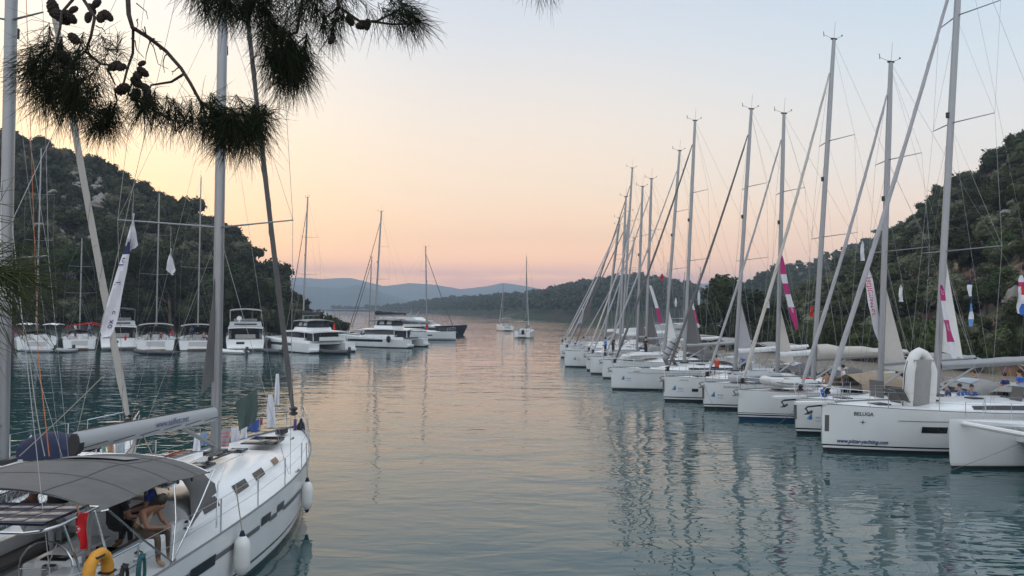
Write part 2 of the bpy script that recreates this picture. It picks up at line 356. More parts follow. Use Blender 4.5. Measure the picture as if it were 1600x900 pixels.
for kind, nvar, par in (('oak', 4, (2.1, 2.3, 1500, .26)), ('olive', 3, (1.5, 1.5, 1000, .22)), ('pine', 3, (2.2, 4.6, 1500, .30)), ('bright', 2, (1.5, 1.2, 1100, .22))):
    CROWNS[kind] = [fast_mesh('crown', *crown_arrays(rng, *par, lobes=int(rng.integers(7, 12)), flat=.9 if kind == 'pine' else .75), fol[kind]) for _ in range(nvar)]
def trunk_mesh(h, r):
    mb = MB(); p = [(0, 0, -.6), (.06 * h, .02 * h, h * .35), (-.02 * h, .05 * h, h * .75), (.03 * h, 0, h * 1.15)]
    mb.tube(p, [r, r * .8, r * .55, r * .2], 7)
    for k in range(5):
        a = k * 1.3; z = h * (.45 + .1 * k); mb.tube([(.02 * h, .02 * h, z), (math.cos(a) * h * .18, math.sin(a) * h * .18, z + h * .14), (math.cos(a) * h * .34, math.sin(a) * h * .34, z + h * .2)], [r * .4, r * .28, r * .1], 5)
    me = bpy.data.meshes.new('trunk'); me.from_pydata(mb.v, [], mb.f); me.materials.append(bark); me.shade_smooth(); return me
TRUNKS = {'oak': trunk_mesh(2.2, .16), 'olive': trunk_mesh(1.4, .12), 'pine': trunk_mesh(4.4, .2), 'bright': trunk_mesh(1.1, .08)}
NAMES = {'oak': 'evergreen_oak', 'olive': 'wild_olive', 'pine': 'pine_tree', 'bright': 'green_shrub'}
def plant(kind, loc, s, label, group, sz=None):
    o = empty(NAMES[kind], loc, rng.uniform(0, 6.28), label, 'shrub' if kind == 'bright' else 'tree', group); o.scale = (s * rng.uniform(.85, 1.2), s * rng.uniform(.85, 1.2), (sz or s) * rng.uniform(.85, 1.15))
    c = bpy.data.objects.new('crown', CROWNS[kind][int(rng.integers(len(CROWNS[kind])))]); t = bpy.data.objects.new('trunk', TRUNKS[kind])
    for q in (c, t): COL.objects.link(q); q.parent = o
    return o
def forest_mass(name, pts, kinds, nl, leaf, crown=(2.0, 1.7), nvar=6, lobes=6):
    """pts: (pos, scale); one mesh of many crowns"""
    vars_ = [crown_arrays(rng, crown[0], crown[1], nl, leaf, lobes=lobes) for _ in range(nvar)]
    Vs, Qs, Is = [], [], []; off = 0
    for p, s in pts:
        V, Q = vars_[int(rng.integers(nvar))]; a = rng.uniform(0, 6.28); c_, s_ = math.cos(a), math.sin(a)
        W = np.stack([V[:, 0] * c_ - V[:, 1] * s_, V[:, 0] * s_ + V[:, 1] * c_, V[:, 2] * rng.uniform(.8, 1.25)], 1) * s + np.array(p)
        Vs.append(W); Qs.append(Q + off); Is.append(np.full(len(Q), int(rng.choice(len(kinds), p=[.6] + [.4 / (len(kinds) - 1)] * (len(kinds) - 1) if len(kinds) > 1 else [1])))); off += len(V)
    o = bpy.data.objects.new(name, fast_mesh(name, np.concatenate(Vs), np.concatenate(Qs), kinds, np.concatenate(Is))); COL.objects.link(o)
    return tag(o, kind='stuff')
def scatter(hill, x0, x1, n, gap, t0=.02, t1=1.0, rock=None, dens=None):
    out_ = []; cells = {}
    for _ in range(n * 12):
        px = rng.uniform(x0, x1); t = t0 + (t1 - t0) * rng.random() ** .9
        p = hill.pos(px, t)
        if rock and fbm(p.x, p.y, rock[0], 3) > rock[1] and rng.random() < .8: continue
        k = (round(p.x / gap), round(p.y / gap))
        if k in cells: continue
        cells[k] = 1; out_.append((p, px, t))
        if len(out_) >= n: break
    return out_
# left hill
pl = scatter(LH, -200, 536, 2300, 2.0, rock=(.035, .10))
pl.sort(key=lambda q: q[0].y + (60 if not -60 < q[1] < 560 else 0)); fine, rest = pl[:150], pl[150:]
for p, px, t in fine:
    k = rng.choice(['oak', 'oak', 'pine', 'olive']); plant(k if px < 420 else 'oak', p - Vector((0, 0, .2)), float(rng.uniform(.7, 1.6)) * (1 if px < 420 else .62 if px < 500 else .42), 'dark evergreen tree in the thicket low on the left hillside', 'trees low on the left hillside')
forest_mass('hillside_forest', [(p - Vector((0, 0, .5)), rng.choice([.4, .6, .85, 1.1, 1.5]) * rng.uniform(.85, 1.15) * (1 if px < 440 else .7)) for p, px, _ in rest], [fol['oak'], fol['olive'], fol['pine']], 280, .40, lobes=8, nvar=9)
# bare shoulders of the ridge beyond the frame
pr_ = scatter(RH, 1150, 1760, 1400, 2.2, rock=(.06, -.02))
pr_.sort(key=lambda q: q[0].y + (80 if q[1] > 1620 else 0)); fine, rest = pr_[:190], pr_[190:]
for p, px, t in fine:
    k = rng.choice(['oak', 'olive', 'olive', 'bright']); plant(k, p - Vector((0, 0, .2)), float(rng.choice([.4, .6, .8, 1.0, 1.35]) * rng.uniform(.85, 1.15)), 'green maquis bush on the rocky slope of the right hill', 'bushes on the right hillside')
forest_mass('hillside_scrub', [(p - Vector((0, 0, .4)), rng.choice([.35, .5, .7, 1.0, 1.3]) * rng.uniform(.85, 1.15)) for p, _, _ in rest], [fol['oak'], fol['olive'], fol['bright']], 280, .36, lobes=8, nvar=9)
# boulders on the right slope
rk = mat('grey_limestone', (.22, .205, .185), .9, var=.35, scale=1.5, bump=.8)
def rock_mesh(seed):
    bm = bmesh.new(); bmesh.ops.create_icosphere(bm, subdivisions=3, radius=1)
    for v in bm.verts:
        c = v.co * (1 + .35 * noise.fractal(v.co * 1.3 + Vector((seed, 0, 0)), 1, 2, 4)); c.z *= .75; v.co = c
    me = bpy.data.meshes.new('rock'); bm.to_mesh(me); me.materials.append(rk); me.set_sharp_from_angle(angle=R(25)); return me
RM = [rock_mesh(k * 7.1) for k in range(4)]
def rockat(p, s, label, group=None):
    o = bpy.data.objects.new('boulder', RM[int(rng.integers(4))]); COL.objects.link(o); o.location = p; o.rotation_euler = tuple(rng.uniform(0, 6, 3)); o.scale = (s, s, s * .8)
    return tag(o, label, 'rock', group)
for p, px, t in scatter(RH, 1360, 1680, 90, 2.0, t0=.04, t1=.5): rockat(p + Vector((0, 0, .2)), float(rng.choice([.3, .45, .6, .85])), 'grey limestone rock among the bushes of the right slope', 'rocks on the right hillside')
rockat(RH.pos(1572, .09) + Vector((0, -1, .9)), 1.2, 'largest pale grey boulder, above the leafy hedge at the right edge')
for p, px, t in scatter(LH, 70, 165, 26, 3, t0=.55, t1=.85) + scatter(LH, 50, 150, 24, 3, t0=.08, t1=.35): rockat(p + Vector((0, 0, 1.5)), float(rng.uniform(.8, 2.0)), 'grey rock outcrop between trees on the left hill', 'rock outcrops on the left hill')
# far right hill, headland
forest_mass('far_forest', [(p, rng.uniform(1.2, 2.2)) for p, _, _ in scatter(FR, 1080, 1500, 900, 6)], [fol['oak'], fol['pine']], 60, 1.1, lobes=4)
forest_mass('headland_forest', [(p, rng.uniform(.9, 2.1)) for p, _, _ in scatter(HEAD, 520, 1190, 3600, 7, t0=.05, t1=1.02)], [fol['oak'], fol['pine']], 40, 1.5, lobes=4, crown=(2.0, 2.4))
# the dark grove at the head of the quay, leafy hedge behind the boats
for i, (px, py, Y, s) in enumerate([(1100, 470, 92, 1.25), (1128, 432, 95, 1.7), (1150, 448, 93, 1.55), (1172, 452, 96, 1.45), (1195, 468, 90, 1.3), (1112, 500, 88, 1.0), (1140, 500, 88, 1.1), (1165, 498, 87, 1.1), (1090, 505, 90, .8), (1215, 478, 88, 1.2)]):
    hgt = P(px, py, Y).z; x = P(px, 500, Y).x
    plant('pine' if i < 5 else 'oak', (x, Y, .7), s, 'dark pine of the grove at the water\'s edge behind the right-hand masts', 'pines of the shore grove', sz=(hgt - .7) / (6.7 if i < 5 else 4.0))
for i in range(26):
    px = 1210 + i * 17 + rng.uniform(-5, 5); a = interp(RH.db, px); p = RH.pos(px, .03)
    plant('bright', Vector((p.x, p.y - 1.5, .8)), float(rng.uniform(1.0, 1.5)), 'bright green leafy shrub of the hedge behind the moored yachts', 'shrubs of the hedge along the quay', sz=float(rng.uniform(1.3, 1.9)))
for i in range(9):
    px = 560 + i * 9 + rng.uniform(-3, 3) - 25; 
# haze
hz = MB().add([(x, y, z) for z in (-2.0, AIR_TOP) for y in (-62, AIR_END) for x in (-5000, 5000)], [(0, 2, 3, 1), (4, 5, 7, 6), (0, 1, 5, 4), (2, 6, 7, 3), (0, 4, 6, 2), (1, 3, 7, 5)])
hm = bpy.data.materials.new('haze_air'); hm.use_nodes = True; t = hm.node_tree; t.nodes.clear(); o_ = t.nodes.new('ShaderNodeOutputMaterial'); pv = t.nodes.new('ShaderNodeVolumePrincipled')
pv.inputs['Color'].default_value = (.50, .60, .74, 1); pv.inputs['Density'].default_value = AIR; pv.inputs['Anisotropy'].default_value = .2; t.links.new(pv.outputs[0], o_.inputs['Volume'])
ho = hz.build('haze', hm, None, smooth=False); tag(ho, kind='stuff')
# ================================================================ BOAT BUILDERS   (local frame: x forward, y port, z up, origin amidships on the waterline)
gel = mat('white_gelcoat', (.74, .75, .75), .22, var=.05, scale=1.3)
gel2 = mat('deck_gelcoat', (.66, .67, .67), .5, var=.10, scale=2.2, bump=.05)
nonskid = mat('grey_nonskid', (.50, .51, .52), .75, var=.12, scale=30, bump=.1)
glass = mat('smoked_acrylic', (.012, .014, .018), .08)
clearw = mat('window_vinyl', (.30, .33, .36), .12)
steel = mat('stainless_tube', (.62, .63, .64), .22, 1)
alu = mat('anodised_mast', (.29, .30, .31), .38, .55, var=.08, scale=2)
white_al = mat('white_spar', (.66, .67, .67), .35)
wire = mat('rigging_wire', (.30, .30, .31), .4, .6)
blackp = mat('black_fitting', (.02, .02, .022), .5)
rubber = mat('black_rubber', (.025, .025, .028), .6)
gcanvas = mat('grey_canvas', (.110, .106, .102), .9, var=.22, scale=3.5, bump=.45)
lcanvas = mat('light_grey_canvas', (.27, .265, .255), .9, var=.12, scale=5, bump=.2)
bcanvas = mat('black_canvas', (.022, .024, .03), .85, var=.25, scale=5, bump=.2)
ncanvas = mat('navy_canvas', (.012, .018, .05), .85, var=.25, scale=5)
tan = mat('tan_canvas', (.30, .235, .165), .9, var=.15, scale=4, bump=.2)
sailw = mat('white_sailcloth', (.66, .66, .64), .8, var=.08, scale=3)
sailg = mat('grey_uv_sailcloth', (.36, .36, .38), .85, var=.1, scale=3)
saild = mat('charcoal_uv_strip', (.12, .115, .115), .85, var=.15, scale=3)
sailb = mat('beige_uv_sailcloth', (.50, .47, .43), .85, var=.1, scale=3)
red = mat('red_cloth', (.50, .02, .025), .85, var=.15)
blue = mat('blue_cloth', (.03, .12, .45), .85, var=.15)
rope = mat('grey_rope', (.28, .26, .23), .9, var=.3, scale=60)
rope_o = mat('orange_rope', (.42, .14, .05), .9)
teak = mat('teak_planks', (.27, .18, .11), .7, var=.3, scale=12)
inkd = mat('dark_lettering', (.05, .055, .065), .5)
inkn = mat('navy_lettering', (.02, .035, .16), .5)
inkb = mat('blue_logo', (.03, .16, .38), .5)
panelg = mat('solar_cells', (.012, .014, .025), .15)
HM = {}
def hull_mat(name, base, bands, rough=.2):
    """paint bands follow the height above the waterline"""
    if name in HM: return HM[name]
    m = bpy.data.materials.new(name); m.use_nodes = True; t = m.node_tree; p = t.nodes['Principled BSDF']; p.inputs['Roughness'].default_value = rough
    tc = t.nodes.new('ShaderNodeTexCoord'); sp = t.nodes.new('ShaderNodeSeparateXYZ'); mr_ = t.nodes.new('ShaderNodeMapRange'); mr_.inputs[1].default_value = -1; mr_.inputs[2].default_value = 3
    t.links.new(tc.outputs['Object'], sp.inputs[0]); t.links.new(sp.outputs[2], mr_.inputs[0])
    r = t.nodes.new('ShaderNodeValToRGB'); r.color_ramp.interpolation = 'CONSTANT'; e = r.color_ramp.elements
    st = [(-1, bands[0][1])] + [(z, c) for z, c in bands[1:]]
    while len(e) < len(st): e.new(.5)
    for k, (z, c) in zip(e, st): k.position = (z + 1) / 4; k.color = (*c, 1)
    t.links.new(mr_.outputs[0], r.inputs[0])
    n = t.nodes.new('ShaderNodeTexNoise'); n.inputs['Scale'].default_value = 1.1; n.inputs['Detail'].default_value = 6; mp = t.nodes.new('ShaderNodeMapping'); mp.inputs['Scale'].default_value = (1, 1, .35)
    t.links.new(tc.outputs['Object'], mp.inputs[0]); t.links.new(mp.outputs[0], n.inputs[0])
    mx = t.nodes.new('ShaderNodeMix'); mx.data_type = 'RGBA'; mx.blend_type = 'MULTIPLY'; mx.inputs[0].default_value = .22; t.links.new(r.outputs[0], mx.inputs[6]); t.links.new(n.outputs[0], mx.inputs[7])
    t.links.new(mx.outputs[2], p.inputs['Base Color']); HM[name] = m; return m
W_, K_ = (.80, .81, .81), (.018, .02, .024)
hull_black = hull_mat('hull_white_black_boot', W_, [(0, K_), (.13, W_), (.21, K_), (.27, W_)])
hull_plain = hull_mat('hull_white_plain', W_, [(0, (.02, .03, .045)), (.10, (.55, .54, .48)), (.14, (.72, .72, .69)), (.2, W_)])
hull_blue = hull_mat('hull_white_blue_boot', W_, [(0, (.012, .04, .10)), (.16, W_), (.22, K_), (.29, W_), (.33, K_), (.37, W_)])
hull_navy = hull_mat('hull_dark_navy', K_, [(0, (.02, .02, .02)), (.12, (.014, .018, .030))])
class Hull:
    def __init__(s, L, B, fs, fb, stern=.86, draft=.6, full=2.3, flare=.42, xb=0):
        s.L, s.B, s.fs, s.fb, s.stern, s.draft, s.full, s.flare = L, B, fs, fb, stern, draft, full, flare
    def hb(s, t):
        if t < .42: k = s.stern + (1 - s.stern) * math.sin(math.pi / 2 * t / .42)
        else: q = (t - .42) / .58; k = max(.018, (1 - q ** s.full))
        return s.B / 2 * k
    def sheer(s, t): return s.fs + (s.fb - s.fs) * t ** 1.5
    def y(s, t, z):
        hb = s.hb(t); sh = s.sheer(t); q = max(0, (t - .42) / .58); wl = .93 - s.flare * q ** 2 - .10 * max(0, .25 - t)
        if z >= 0: return hb * (wl + (1 - wl) * min(1, z / sh) ** .65)
        return hb * wl * math.sqrt(max(0, 1 - (z / -s.draft) ** 2))
    def pt(s, t, z, side=1, off=0):
        return Vector((-s.L / 2 + t * s.L, side * (s.y(t, z) + off), z))
    def mesh(s, n=26):
        g = []
        for i in range(n + 1):
            t = 1 - (1 - i / n) ** 1.25; sh = s.sheer(t)
            zs = [sh, sh * .9, sh * .75, sh * .6, sh * .45, sh * .3, sh * .16, .04, -.1, -.25, -.4, -.52, -s.draft]
            row = [s.pt(t, z) for z in zs] + [s.pt(t, z, -1) for z in reversed(zs[:-1])]
            for v in row:
                if t > .96 and v.z < .25: v.x -= (.25 - v.z) * .35 * (t - .96) / .04
                if t < .06: v.x -= (.06 - t) / .06 * (.9 - v.z) * .12 if v.z < .9 else 0
            g.append(row)
        mb = MB().grid(g); k = len(g[0]); mb.f.append(tuple(range(k))); mb.m.append(0); e = n * k; mb.f.append(tuple(reversed(range(e, e + k)))); mb.m.append(0); return mb
    def deck(s, well=None, n=26, inset=.04, drop=.035):
        """deck sheet; well=(t0,t1,frac) leaves the cockpit open"""
        g = []; fr = [-1, -.8, -.62, -.56, -.3, 0, .3, .56, .62, .8, 1]
        mb = MB(); vs = []; 
        for i in range(n + 1):
            t = i / n * .995; hb = s.hb(t) - inset; hb = max(hb, .01)
            vs.append([Vector((-s.L / 2 + t * s.L, f * hb, s.sheer(t) - drop + .05 * (1 - f * f) * min(1, hb))) for f in fr])
        flat = [v for r in vs for v in r]; c = len(fr); fs = []
        for i in range(n):
            t = (i + .5) / n
            for j in range(c - 1):
                if well and well[0] < t < well[1] and abs((fr[j] + fr[j + 1]) / 2) < well[2]: continue
                fs.append((i * c + j, (i + 1) * c + j, (i + 1) * c + j + 1, i * c + j + 1))
        return mb.add(flat, fs)
    def patch(s, t0, t1, z0, z1, side, off=.02, n=12, slant=0):
        g = []
        for k in range(3):
            f = k / 2; row = []
            for i in range(n + 1):
                u = i / n; z = z0 + (z1 - z0) * f; row.append(s.pt(t0 + (t1 - t0) * u + slant * f, z, side, off))
            g.append(row)
        return g if side < 0 else [r[::-1] for r in g]
def arc(y0, z0, h, n=8):      # half hoop from -y0 to y0
    return [(y0 * -math.cos(math.pi * i / n) if False else y0 * math.sin(-math.pi / 2 + math.pi * i / n), z0 + h * math.cos(-math.pi / 2 + math.pi * i / n) ** .6) for i in range(n + 1)]
def canopy(x0, x1, hw, z_edge, rise, sag=.03, nx=8, ny=10, slope=0, taper=0):
    g = []
    for i in range(nx + 1):
        u = i / nx; row = []
        for j in range(ny + 1):
            f = -1 + 2 * j / ny; e = hw * (1 - taper * u)
            z = z_edge + slope * u + rise * (1 - abs(f) ** 2.6) + .10 * math.sin(math.pi * u) - sag * math.sin(math.pi * u * 2) ** 2
            row.append((x0 + (x1 - x0) * u, f * e, z))
        g.append(row)
    return g
def rig(root, h, ms, deckz, mastH, rake, B, L, bowx, bowz, o):
    """mast with spreaders, wires, furled genoa, boom and vang; ms: mast x; rake: metres aft at the top"""
    lod = o.get('lod', 1); mr_ = o.get('mr', .13); top_ = Vector((ms - rake, 0, mastH)); foot = Vector((ms, 0, deckz))
    def on(z): return foot.lerp(top_, (z - deckz) / (mastH - deckz))
    mm = o.get('mast_mat', alu); bend = o.get('bend', .0)
    mast = MB().tube([foot, on(deckz + .3 * (mastH - deckz)), on(deckz + .8 * (mastH - deckz)), top_], [mr_, mr_, mr_ * .95, mr_ * .72], 12, flat=(.72, 1)).build('mast', mm, root)
    if lod:
        b = MB().box(foot + Vector((0, 0, .05)), (.5, .4, .1)); b.build('mast_collar', blackp, mast)
        b = MB().tube([on(mastH * .62) + Vector((mr_ + .02, 0, 0)), on(mastH * .62) + Vector((mr_ + .02, 0, .22))], .07, 8); b.build('deck_light', blackp, mast)
    i_ = MB(); t = top_
    i_.box(t + Vector((0, 0, .04)), (.34, .10, .08)); i_.tube([t, t + Vector((-.05, .05, .95))], .008, 4); i_.tube([t + Vector((.1, 0, .06)), t + Vector((.62, .02, .2))], .010, 4); i_.tube([t + Vector((.60, 0, .12)), t + Vector((.62, 0, .38))], .02, 4)
    i_.tube([t + Vector((-.1, 0, .06)), t + Vector((-.45, .05, .2))], .009, 4); i_.ball(t + Vector((-.45, .05, .24)), .045, 6)
    i_.build('masthead_instruments', blackp, mast)
    lv = o.get('spreaders', (.42, .70)); sw = R(o.get('sweep', 20)); tips = []
    for k, f in enumerate(lv):
        z = deckz + f * (mastH - deckz); ln = B * (.47 if k == 0 else .36) * o.get('spl', 1); row = []
        for sd in (1, -1):
            tip = on(z) + Vector((-math.sin(sw) * ln, sd * math.cos(sw) * ln, ln * .04))
            MB().tube([on(z), tip], [.042, .028], 6, flat=(1, .55)).build('spreader', mm, mast); row.append(tip)
        tips.append(row)
    r = o.get('wire', .0075); w_ = MB(); hbm = B / 2 * .93
    for k, sd in enumerate((1, -1)):
        cp = Vector((ms - .45, sd * hbm, deckz - .35)); path = [cp] + [row[k] for row in tips] + [on(mastH * .985)]
        w_.tube(path, r, 4, cap=False)
        w_.tube([cp + Vector((.06, -.06 * sd, 0)), on(deckz + lv[0] * (mastH - deckz) - .15)], r, 4, cap=False)
        for a in range(len(tips) - 1): w_.tube([tips[a][k], on(deckz + lv[a + 1] * (mastH - deckz) - .1)], r * .8, 4, cap=False)
        if len(tips): w_.tube([cp + Vector((-.25, 0, 0)), on(mastH * (.62))], r * .6, 4, cap=False)
    w_.build('shroud', wire, root)
    bs = MB(); bsp = Vector((-L / 2 + .35, 0, deckz + 3.2)).lerp(top_, .12)
    bs.tube([top_, bsp], r, 4, cap=False); [bs.tube([bsp, (-L / 2 + .2, sd * B * .36, deckz - .5)], r, 4, cap=False) for sd in (1, -1)]
    bs.build('backstay', wire, root)
    # furled genoa on the forestay
    ft = o.get('fsz', .90); hd = on(deckz + ft * (mastH - deckz)) + Vector((mr_, 0, 0)); tack = Vector((bowx, 0, bowz))
    gr = o.get('gr', .095) * .76; pts = []; rs = []
    for i in range(13):
        u = i / 12; p = tack.lerp(hd, u); p.z -= .0; p.x -= o.get('stay_sag', .12) * math.sin(math.pi * u); pts.append(p); rs.append(.03 if i == 0 or i == 12 else gr * (1.12 - .55 * u) * (1 + .06 * math.sin(i * 2.4)))
    rs[0] = rs[1] * .5
    gen = MB().tube(pts, rs, 9).build('furled_genoa', o.get('gmat', saild), root)
    MB().lathe(tack + Vector((0, 0, .05)), [(.05, -.1), (.13, -.06), (.13, .0), (.06, .04), (.13, .1), (.13, .14), (.04, .2)], 10).build('furling_drum', blackp, gen)
    hx = []
    for i in range(61):
        u = i / 60; k = u * 12; i0 = min(11, int(k)); c = pts[i0].lerp(pts[i0 + 1], k - i0); rr = (rs[i0] + (rs[i0 + 1] - rs[i0]) * (k - i0)) * 1.02; a = u * 2 * math.pi * o.get('wraps', 9)
        hx.append(c + Vector((rr * math.cos(a), rr * math.sin(a), 0)))
    MB().tube(hx, .014, 4, cap=False).build('leech_edge', o.get('gmat', saild) if o.get('gmat', saild) is saild else lcanvas, gen)
    if o.get('tab'):
        a, b = pts[2], pts[3]; MB().slab([[a, a + Vector((-.45, .0, .1))], [b, b + Vector((-.15, 0, .05))], [b + Vector((.02, 0, .6)), b + Vector((-.02, 0, .62))]], .012).build('sail_corner', o.get('gmat', saild), gen)
    # boom
    bl = o.get('boom', L * .37); bz = deckz + o.get('bz', 1.25); gz = on(bz); end = gz + Vector((-bl, o.get('boomy', 0), o.get('brise', .25)))
    if o.get('boom', 1):
        bm_ = o.get('boom_mat', alu); boom = MB().tube([gz + Vector((-.12, 0, 0)), end], [o.get('br', .11)] * 2, 10, flat=o.get('boomflat', (.75, 1.15))).build('boom', bm_, root)
        MB().tube([end + Vector((.12, 0, -.03)), end + Vector((-.04, 0, -.03))], o.get('br', .11) * 1.04, 10, flat=o.get('boomflat', (.75, 1.15))).build('boom_end', blackp, boom)
        if o.get('bag'):
            g = []
            for i in range(9):
                u = i / 8; c = (gz + Vector((-.1, 0, .1))).lerp(end, u); hh = o.get('bagh', .55) * (1 - .65 * u) * (1 + .1 * math.sin(i * 2.1)); ww = .26 * (1 - .45 * u)
                g.append([c + Vector((0, ww * math.cos(a) * (1 - .4 * max(0, math.sin(a))), hh * .5 + hh * .62 * math.sin(a))) for a in [2 * math.pi * k / 10 for k in range(10)]])
            m = MB().grid(g, closed=True); m.f += [tuple(range(10)), tuple(reversed(range(80, 90)))]; m.m += [0, 0]; m.build('sail_bag', o['bag'], root)
        vg = MB().tube([on(deckz + .25) + Vector((-.15, 0, 0)), gz.lerp(end, .33) + Vector((0, 0, -.12))], [.06, .045], 8); vg.build('boom_vang', alu, root)
        mn = MB(); q = gz.lerp(end, .62); [mn.tube([q, (q.x + dx, sd, deckz - .1)], .012, 4, cap=False) for dx, sd in ((.1, .5), (.1, -.5))]; mn.tube([end, on(mastH * .985)], .006, 4, cap=False); mn.build('mainsheet', rope, root)
    if o.get('clew'):
        h0, h1, wd = o['clew'][:3]; m = o['clew'][3] if len(o['clew']) > 3 else sailg; g = []
        for i in range(7):
            u = i / 6; z = h0 + (h1 - h0) * u; a = on(z) + Vector((-mr_ * .8, 0, 0)); ww = wd * (1 - u) + .01
            g.append([a, a + Vector((-ww * .5, .05 * math.sin(i * 1.3), -.12 * (1 - u))), a + Vector((-ww, .02, -.3 * (1 - u)))])
        MB().slab(g, .012).build('mainsail_corner', m, root)
    return on, gz, end, tips
def rails(root, h, deck_t, lod, o, near=False):
    t0, t1 = deck_t; ts = [t0 + (t1 - t0) * k / 6 for k in range(7)]; hh = .62; ln = MB(); pos = []
    st = MB()
    for sd in (1, -1):
        tops = []
        for t in ts:
            p = h.pt(t, h.sheer(t), sd, -.07); q = p + Vector((0, 0, hh)); tops.append(q)
            if near: MB().tube([p, q], .016, 6).build('stanchion', steel, root)
            else: st.tube([p, q], .016, 5)
        b1 = h.pt(.955, h.sheer(.955), sd, -.03) + Vector((0, 0, hh)); s1 = h.pt(.03, h.sheer(.03), sd, -.07) + Vector((0, 0, hh))
        for dz in (0, -.31): ln.tube([s1 + Vector((0, 0, dz))] + [q + Vector((0, 0, dz)) for q in tops] + [b1 + Vector((0, 0, dz))], .006, 4, cap=False)
    if not near: st.build('stanchion', steel, root)
    ln.build('lifeline', wire, root)
    pp = MB(); zb = h.sheer(1); tip = h.L / 2
    for sd in (1, -1):
        a = h.pt(.90, h.sheer(.9), sd, -.05); b = h.pt(.97, h.sheer(.97), sd, 0)
        pp.tube([a, a + Vector((0, 0, hh)), Vector((tip - .1, sd * .16, zb + hh + .03)), Vector((tip - .02, sd * .14, zb + hh - .1)), Vector((tip - .12, sd * .08, zb))], .016, 6)
        pp.tube([b, b + Vector((-.05, 0, hh))], .014, 5); pp.tube([a + Vector((0, 0, hh * .5)), b + Vector((0, 0, hh * .5))], .012, 5)
    pp.build('pulpit', steel, root)
    for sd in (1, -1):
        ps = MB()
        a = h.pt(.11, h.sheer(.11), sd, -.07); b = h.pt(.01, h.sheer(.01), sd, -.07); c = Vector((-h.L / 2 + .08, sd * h.B * .22, h.fs))
        ps.tube([a, a + Vector((0, 0, hh)), b + Vector((0, 0, hh)), c + Vector((0, 0, hh)), c], .016, 6); ps.tube([a + Vector((0, 0, .32)), b + Vector((0, 0, .32)), c + Vector((0, 0, .32))], .012, 5)
        ps.build('pushpit', steel, root)
def coach(h, t0, t1, wf, hh, n=10, nose=.35):
    g = []; prof = [(1.0, 0), (.97, .35), (.90, .72), (.78, .93), (.5, 1.02), (0, 1.07)]
    for i in range(n + 1):
        u = i / n; t = t0 + (t1 - t0) * u; z = h.sheer(t) - .02; w = min(h.hb(t) * wf, h.B / 2 * wf) * (1 - .12 * u ** 3); k = hh * (1 - .45 * u) * (1 if u < 1 - nose else math.cos((u - 1 + nose) / nose * math.pi / 2) ** .7)
        row = [(-h.L / 2 + t * h.L, w * a, z + k * b) for a, b in prof]; row += [(x, -y, z_) for x, y, z_ in row[-2::-1]]; g.append(row)
    return g, prof
